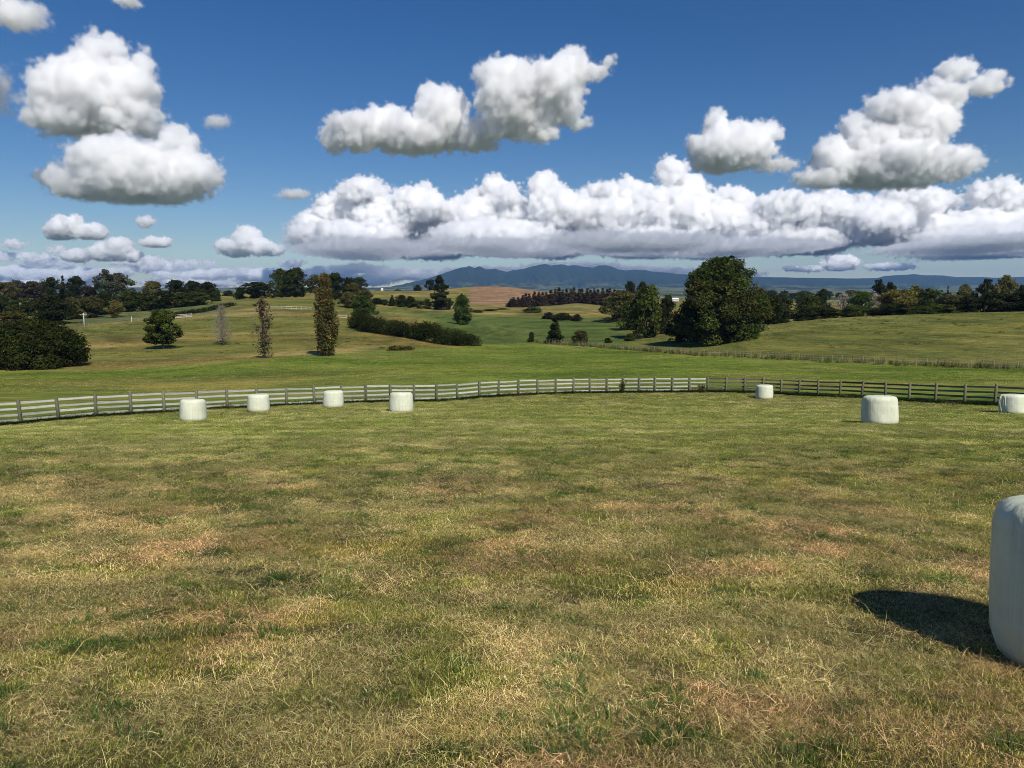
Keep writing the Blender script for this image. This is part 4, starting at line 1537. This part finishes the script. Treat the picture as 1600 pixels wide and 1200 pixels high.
    for fpx, nn, sc in ((192, 14, .8), (262, 16, .9), (350, 22, 1.0), (803, 18, 1.1), (920, 10, .7), (1092, 20, 1.1), (1318, 20, .9), (1330, 14, .8), (1505, 12, .9)):
        p = gpt(fpx, float(fence_Y(fpx)))
        XY.append(np.stack([p[0] + rng.normal(0, .45, nn), p[1] - .2 + rng.normal(0, .15, nn)], 1))
        SC.append(rng.uniform(.3, .7, nn) * sc)
        ID.append(10 + rng.randint(0, 2, nn))
        PT.append(np.array([[.75, .78, .5]]) * rng.uniform(.5, 1.2, (nn, 1)))
    for a, b in zip(WIRE_P[:-1], WIRE_P[1:]):
        m = 6
        q = rng.rand(m)
        XY.append(np.stack([a[0] + (b[0] - a[0]) * q + rng.normal(0, .5, m), a[1] + (b[1] - a[1]) * q + rng.normal(1.2, 1.6, m)], 1))
        SC.append(rng.uniform(.6, 1.8, m))
        ID.append(10 + rng.randint(0, 2, m))
        PT.append(np.where(rng.rand(m, 1) < .5, [[1.2, 1.3, 1.1]], [[.6, .95, .5]]) * rng.uniform(.5, 1.3, (m, 1)))
    XY = np.concatenate(XY)
    SC, ID, PT = np.concatenate(SC), np.concatenate(ID), np.concatenate(PT)
    m = len(XY)
    P = np.c_[XY, ground_z(XY[:, 0], XY[:, 1])]
    scatter('weeds', P, np.c_[rng.uniform(-.1, .1, (m, 2)), rng.rand(m) * 6.28], SC, ID, PT, 'rank brown and green weeds growing along the fence lines')
    # dark rushes dotted over the hills
    m = 1100
    Y = 100 + 180 * rng.rand(m)
    X = (rng.rand(m) * 2 - 1) * Y * .76
    px = 800 + F * X / Y
    wy = np.interp(px, [w_[0] for w_ in WIRE_CP], [w_[1] for w_ in WIRE_CP])
    ok = (((px > 1150) & (Y > wy + 2) & (Y < 200)) | ((px < 700) & (Y > 140))) & (fbm(X / 18 + 4, Y / 18 + 66, 3) > .5)
    X, Y = X[ok], Y[ok]
    m = len(X)
    scatter('rushes', np.c_[X, Y, ground_z(X, Y)], np.c_[np.zeros((m, 2)), rng.rand(m) * 6.28], rng.uniform(1.5, 4.5, m), 8 + rng.randint(0, 2, m),
            np.where(rng.rand(m, 1) < .5, [[1.0, .8, .6]], [[1.7, 1.1, .9]]) * rng.uniform(.5, 1.1, (m, 1)), 'dark rushes dotted over the dry hillsides')
    # tussocks on the lush paddock and dry hills beyond
    n = 70000
    Y = 62 + (230 - 62) * rng.rand(n) ** .8
    X = (rng.rand(n) * 2 - 1) * Y * .78
    px = 800 + F * X / Y
    ok = Y > fence_Y(px) + 3
    X, Y, px = X[ok], Y[ok], px[ok]
    Z = ground_z(X, Y)
    c = ground_colour(X, Y)
    m = len(X)
    ii = rng.randint(0, 8, m)
    pc = c / np.array([0.25, 0.24, 0.09]) * rng.uniform(.35, 1.9, (m, 1))
    scatter('pasture_grass', np.c_[X, Y, Z - .02], np.c_[rng.uniform(-.1, .1, (m, 2)), rng.rand(m) * 6.28], rng.uniform(1.6, 3.8, m), ii, pc, 'grass tussocks over the paddock and the dry hills')


build_grass()


def weed_clump(px, topy, wpx, label):
    Y = float(fence_Y(px)) - .15
    p = gpt(px, Y)
    H = at(px, topy, Y)[2] - p[2]
    rng = np.random.RandomState(int(px))
    root = empty('weed_clump', p)
    tag(root, label, 'weed')
    mb = MB()
    tips = []
    for k in range(16):
        a = rng.rand() * 6.28
        ln = wpx / F * Y * .5 * rng.rand()
        e = np.array([math.cos(a) * ln, math.sin(a) * ln * .6, H * rng.uniform(.5, 1)])
        mb.add(*tube([(0.1 * e[0], .1 * e[1], -.05), e * np.array([.4, .4, .55]), e], [.012, .009, .004], 4))
        for q in (.5, .7, .85, 1):
            tips.append(e * q)
    mesh_obj('stems', mb.mesh('stems', M['bark']), root)['kind'] = 'stuff'
    tips = np.array(tips)
    k = len(tips)
    V, Q, T_ = leaf_cloud(tips, np.full(k, .09), np.ones(k), np.ones((k, 3)), 700, .035, rng)
    mesh_obj('foliage', make_mesh('foliage', V, Q, M['olive'], False, T_), root)


weed_clump(973, 592, 14, 'tall dark weed growing up through the middle of the fence')
weed_clump(1097, 601, 18, 'broad brown weed at the foot of the fence where the pale rails end')

# ------------------------------------------------------------------ haze
def build_haze():
    m, t, N, L = new_mat('haze')
    out = N.new('ShaderNodeOutputMaterial')
    v = N.new('ShaderNodeVolumePrincipled')
    v.inputs['Color'].default_value = (0.25, 0.50, 1.0, 1)
    v.inputs['Density'].default_value = 4.2e-5
    v.inputs['Anisotropy'].default_value = 0.0
    L(v.outputs[0], out.inputs['Volume'])
    top, bot = 432.0, -60.0
    o = mesh_obj('haze', MB().box((0, 0, (top + bot) / 2), (29000, 29000, top - bot)).mesh('haze', m))
    tag(o, 'thin blue haze over the farmland', kind='stuff')


build_haze()

# ------------------------------------------------------------------ clouds
def cloud_material():
    m, t, N, L = new_mat('cloud_vapour')
    o = N.new('ShaderNodeOutputMaterial')
    v = N.new('ShaderNodeVolumePrincipled')
    v.inputs['Density'].default_value = 1
    v.inputs['Color'].default_value = (1, 1, 1, 1)
    v.inputs['Anisotropy'].default_value = 0.1
    v.inputs['Density Attribute'].default_value = 'density'
    L(v.outputs[0], o.inputs['Volume'])
    return m


M['cloud'] = cloud_material()


def cloud(Y, puffs, voxpx, seed, base=None, depth=1.0, dens=5.5, soft=0.42, nz=1.0, extra=0, zjit=0.3, warp=1.0):
    """A real vapour volume: soft union of puffs, eroded by noise, cut flat at its base."""
    rnd = random.Random(seed)
    k = Y / F
    puffs = list(puffs)
    src = list(puffs)
    for i in range(extra):
        x, y, a, b = rnd.choice(src)
        th = rnd.uniform(0.05, math.pi - .05)
        s = rnd.uniform(.35, .6)
        puffs.append((x + math.cos(th) * a * .8, y - math.sin(th) * b * .8, max(b, .6 * a) * s, b * s))
    P = []
    for (x, y, rx, ry) in puffs:
        c = at(x, y, Y)
        R = np.array([rx * k, max(.8 * rx, ry) * k * depth, ry * k])
        P.append((c + np.array([0, rnd.uniform(-zjit, zjit) * R[1], 0]), R))
    lo = np.min([c - R * 1.3 for c, R in P], axis=0)
    hi = np.max([c + R * 1.3 for c, R in P], axis=0)
    zb = None
    if base is not None:
        zb = at(800, base, Y)[2]
        lo[2] = max(lo[2], zb - 0.35 * (hi[2] - zb))
    ctr = (lo + hi) / 2
    lo, hi = lo - ctr, hi - ctr
    ng = bpy.data.node_groups.new('cloud', 'GeometryNodeTree')
    ng.interface.new_socket('Geometry', in_out='OUTPUT', socket_type='NodeSocketGeometry')
    N, K = ng.nodes, ng.links.new
    out = N.new('NodeGroupOutput')
    vc = N.new('GeometryNodeVolumeCube')
    pos = N.new('GeometryNodeInputPosition').outputs[0]

    def put(n, a):
        for i, x in enumerate(a):
            if isinstance(x, bpy.types.NodeSocket):
                K(x, n.inputs[i])
            else:
                n.inputs[i].default_value = x

    def vm(op, *a):
        n = N.new('ShaderNodeVectorMath')
        n.operation = op
        put(n, a)
        return n.outputs['Value'] if op == 'LENGTH' else n.outputs[0]

    def ma(op, *a):
        n = N.new('ShaderNodeMath')
        n.operation = op
        put(n, a)
        return n.outputs[0]
    mr = float(np.mean([R[2] for c, R in P]))
    off = vm('ADD', pos, tuple(rnd.uniform(-9e3, 9e3) for _ in range(3)))
    wn_ = N.new('ShaderNodeTexNoise')                    # warp: breaks the roundness of the puffs
    wn_.inputs['Scale'].default_value = 1 / (mr * 2.0)
    wn_.inputs['Detail'].default_value = 4
    wn_.inputs['Roughness'].default_value = .55
    K(off, wn_.inputs['Vector'])
    wv = vm('SUBTRACT', wn_.outputs['Color'], (.5, .5, .5))
    wpos = vm('MULTIPLY_ADD', wv, (mr * 1.9 * warp, mr * 1.9 * warp, mr * 1.3 * warp), pos)
    f = None
    for c, R in P:
        q = vm('MULTIPLY_ADD', wpos, tuple(1 / R), tuple(-(c - ctr) / R))
        l = ma('MULTIPLY', ma('SUBTRACT', 1.0, vm('LENGTH', q)), float(min(R[0], R[2])))
        f = l if f is None else ma('SMOOTH_MAX', f, l, float(mr * .2))
    n = N.new('ShaderNodeTexNoise')
    n.inputs['Scale'].default_value = 1 / (mr * 1.5)
    n.inputs['Detail'].default_value = 7
    n.inputs['Roughness'].default_value = .64
    K(off, n.inputs['Vector'])
    n1 = ma('SUBTRACT', n.outputs[0], .5)
    vo = N.new('ShaderNodeTexVoronoi')
    vo.feature = 'F1'
    vo.inputs['Detail'].default_value = 2.0
    vo.inputs['Lacunarity'].default_value = 2.3
    vo.inputs['Scale'].default_value = 1 / (mr * .6)
    K(off, vo.inputs['Vector'])
    bil = ma('SUBTRACT', .45, vo.outputs['Distance'])
    f = ma('ADD', f, ma('MULTIPLY', n1, mr * 1.25 * nz))
    f = ma('ADD', f, ma('MULTIPLY', bil, mr * .58 * nz))
    f = ma('ADD', f, mr * .20)
    if zb is not None:
        sep = N.new('ShaderNodeSeparateXYZ')
        K(pos, sep.inputs[0])
        fl = ma('SUBTRACT', sep.outputs[2], float(zb - ctr[2]))
        fl = ma('ADD', fl, ma('MULTIPLY', n1, mr * .7))
        f = ma('SMOOTH_MIN', f, ma('MULTIPLY', fl, .7), mr * .2)
    mp = N.new('ShaderNodeMapRange')
    mp.interpolation_type = 'SMOOTHSTEP'
    K(f, mp.inputs[0])
    mp.inputs[1].default_value = 0
    mp.inputs[2].default_value = mr * soft
    mp.inputs[4].default_value = dens / mr
    nw = N.new('ShaderNodeTexNoise')                     # torn translucent fringe
    nw.inputs['Scale'].default_value = 1 / (mr * .9)
    nw.inputs['Detail'].default_value = 6
    nw.inputs['Roughness'].default_value = .6
    nw.inputs['Distortion'].default_value = .8
    K(off, nw.inputs['Vector'])
    wf = ma('ADD', f, ma('MULTIPLY', ma('SUBTRACT', nw.outputs[0], .63), mr * 2.6))
    m2 = N.new('ShaderNodeMapRange')
    m2.interpolation_type = 'SMOOTHSTEP'
    K(wf, m2.inputs[0])
    m2.inputs[1].default_value = -mr * .25
    m2.inputs[2].default_value = mr * .45
    m2.inputs[4].default_value = dens / mr * .07
    dsum = ma('MAXIMUM', mp.outputs[0], m2.outputs[0])
    K(dsum, vc.inputs['Density'])
    vc.inputs['Min'].default_value = tuple(lo)
    vc.inputs['Max'].default_value = tuple(hi)
    vox = voxpx * k
    for i, a in enumerate('XYZ'):
        vc.inputs['Resolution ' + a].default_value = max(8, int((hi[i] - lo[i]) / (vox * (1.4 if a == 'Y' else 1))))
    sm = N.new('GeometryNodeSetMaterial')
    sm.inputs['Material'].default_value = M['cloud']
    K(vc.outputs[0], sm.inputs[0])
    K(sm.outputs[0], out.inputs[0])
    o = mesh_obj('cloud', bpy.data.meshes.new('cloud'), None, ctr)
    md = o.modifiers.new('vapour', 'NODES')
    md.node_group = ng
    tag(o, 'white cumulus cloud', kind='structure')
    return o


V_ = 2.2
cloud(4700, [(140, 150, 90, 55), (150, 112, 58, 52), (150, 78, 36, 26), (105, 138, 55, 42), (205, 150, 50, 50), (78, 170, 34, 26), (212, 112, 26, 30), (120, 190, 72, 30), (195, 190, 66, 28)], V_, 1, 222, extra=8)
cloud(4000, [(200, 278, 120, 40), (200, 264, 90, 48), (272, 230, 40, 34), (285, 270, 52, 40), (105, 285, 48, 26), (160, 250, 50, 34), (318, 278, 20, 22)], V_, 2, 318, extra=8)
cloud(4400, [(560, 208, 52, 32), (522, 220, 24, 20), (600, 184, 36, 26), (688, 182, 44, 40), (650, 212, 74, 30), (742, 218, 36, 22), (758, 205, 30, 22), (690, 158, 24, 18)], V_, 3, 246, extra=8)
cloud(4300, [(768, 160, 28, 28), (785, 198, 30, 24), (800, 150, 50, 50), (860, 135, 46, 46), (795, 130, 44, 38), (768, 118, 28, 28), (895, 108, 24, 36), (880, 158, 36, 32), (828, 178, 56, 36), (925, 112, 30, 14), (952, 94, 16, 9), (897, 82, 12, 16), (848, 206, 34, 18), (905, 185, 20, 14)], V_, 4, extra=6)
cloud(5000, [(1150, 235, 60, 32), (1120, 196, 22, 26), (1106, 232, 34, 28), (1166, 222, 48, 30), (1196, 208, 24, 20), (1130, 250, 54, 22), (1202, 260, 44, 10), (1120, 176, 11, 11)], V_, 5, 272, extra=6)
cloud(5300, [(1440, 190, 60, 40), (1370, 225, 56, 38), (1400, 250, 90, 30), (1492, 110, 30, 18), (1536, 132, 32, 18), (1470, 148, 44, 28), (1402, 172, 54, 30), (1345, 200, 34, 30), (1300, 245, 32, 36), (1420, 208, 46, 32), (1350, 256, 70, 28), (1290, 280, 48, 16), (1476, 252, 66, 26), (1400, 272, 100, 20)], V_, 6, 298, extra=10)
# the long bank
bank = [
    ([(540, 335, 58, 28), (495, 355, 34, 18), (575, 302, 40, 20), (610, 345, 56, 34), (660, 325, 44, 26), (665, 298, 14, 12), (690, 345, 60, 36), (560, 375, 90, 22), (660, 380, 90, 20)], 11),
    ([(775, 300, 24, 28), (740, 335, 52, 34), (800, 335, 52, 34), (848, 300, 24, 26), (870, 330, 50, 32), (905, 325, 34, 24), (780, 375, 100, 24), (870, 372, 90, 26)], 12),
    ([(938, 305, 24, 22), (985, 310, 44, 30), (1048, 272, 26, 24), (1070, 305, 42, 34), (1030, 335, 70, 34), (960, 345, 60, 32), (1090, 345, 60, 32), (1000, 380, 110, 20)], 13),
    ([(1145, 318, 44, 26), (1210, 330, 54, 26), (1180, 355, 70, 28), (1265, 335, 54, 28), (1310, 318, 44, 24), (1240, 375, 110, 22), (1330, 350, 60, 30)], 14),
    ([(1390, 322, 54, 24), (1440, 330, 50, 26), (1480, 310, 44, 22), (1545, 308, 44, 24), (1600, 330, 50, 30), (1660, 330, 60, 34), (1420, 360, 90, 26), (1540, 355, 90, 30), (1480, 380, 110, 18), (1620, 375, 90, 20)], 15),
]
for pf, sd__ in bank:
    cloud(19500 + 600 * (sd__ % 2), pf, 2.6, sd__, 412, extra=16, dens=11, zjit=1.5, nz=1.15, soft=.36)
rd_ = random.Random(5)
low = []
for cx, cy, wd in ((15, 384, 30), (62, 402, 34), (118, 412, 30), (232, 412, 34), (300, 414, 40), (360, 428, 44), (455, 412, 22), (520, 424, 40), (30, 426, 50), (180, 428, 50), (95, 392, 20), (275, 432, 40)):
    for i in range(4):
        low.append((cx + rd_.uniform(-.8, .8) * wd, cy - rd_.uniform(0, 4), wd * rd_.uniform(.3, .6), rd_.uniform(4, 9)))
cloud(15800, low, 2.0, 34, depth=.5, dens=4, soft=.5, zjit=.2, nz=1.2)
cloud(16300, [(540 + 46 * i + rd_.uniform(-15, 15), 391 + rd_.uniform(-4, 4), rd_.uniform(50, 100), rd_.uniform(5, 8)) for i in range(13)], 2.6, 41, None, depth=3.2, dens=3.2, soft=.8, zjit=.6, nz=1.9, extra=8, warp=2.0)
cloud(16300, [p_ for p_ in [(1120 + 46 * i + rd_.uniform(-15, 15), 391 + rd_.uniform(-4, 4), rd_.uniform(50, 100), rd_.uniform(5, 8)) for i in range(13)] if not 1225 < p_[0] < 1400], 2.6, 42, None, depth=3.2, dens=3.2, soft=.8, zjit=.6, nz=1.9, extra=8, warp=2.0)
# small and far clouds
cloud(9000, [(385, 372, 24, 20), (368, 386, 34, 16), (420, 390, 28, 11), (400, 384, 24, 14)], 1.7, 21, 403, extra=9)
cloud(8000, [(102, 356, 30, 19), (140, 362, 27, 14), (90, 364, 24, 12)], 1.7, 22, 376, extra=9)
cloud(9000, [(165, 394, 30, 15), (188, 388, 24, 18), (120, 400, 26, 11), (205, 400, 20, 10)], 1.7, 23, 411, extra=9)
cloud(7000, [(226, 345, 16, 11)], V_, 24)
cloud(9000, [(246, 380, 24, 9), (238, 378, 12, 9)], 1.7, 25, 387, extra=4)
cloud(3500, [(20, 22, 50, 24), (-20, 10, 50, 30), (55, 12, 24, 12)], V_, 26, dens=3.0, soft=.6)
cloud(3800, [(-12, 135, 26, 40), (-20, 170, 34, 22)], V_, 27, dens=4, soft=.5)
cloud(3500, [(202, 3, 22, 9)], V_, 28, dens=2.5, soft=.6)
cloud(5000, [(340, 190, 24, 12), (328, 196, 16, 7)], V_, 29, dens=1.2, soft=.9)
cloud(8000, [(462, 303, 28, 9), (440, 306, 14, 6)], V_, 30, dens=1.6, soft=.8)
cloud(16000, [(20, 428, 80, 11), (120, 430, 70, 12), (250, 418, 50, 9), (330, 428, 60, 9), (420, 430, 70, 11), (300, 442, 90, 7), (60, 443, 100, 7), (500, 430, 60, 11), (455, 414, 18, 7), (0, 400, 30, 8), (215, 408, 50, 8), (560, 440, 60, 8), (70, 410, 40, 8)], 2.4, 31, depth=.35, dens=5, soft=.45, extra=16, zjit=.1, nz=1.3)
cloud(16000, [(640, 430, 90, 10), (760, 425, 90, 9), (900, 418, 90, 9), (1010, 424, 90, 9), (1120, 430, 80, 10), (560, 420, 60, 9)], 2.4, 32, depth=.35, dens=4, soft=.5, zjit=.1)
cloud(15400, [(1312, 411, 34, 13), (1390, 417, 44, 6), (1260, 420, 40, 5)], 1.8, 33, depth=.4, dens=5, soft=.4, extra=9, zjit=.1, nz=1.3)
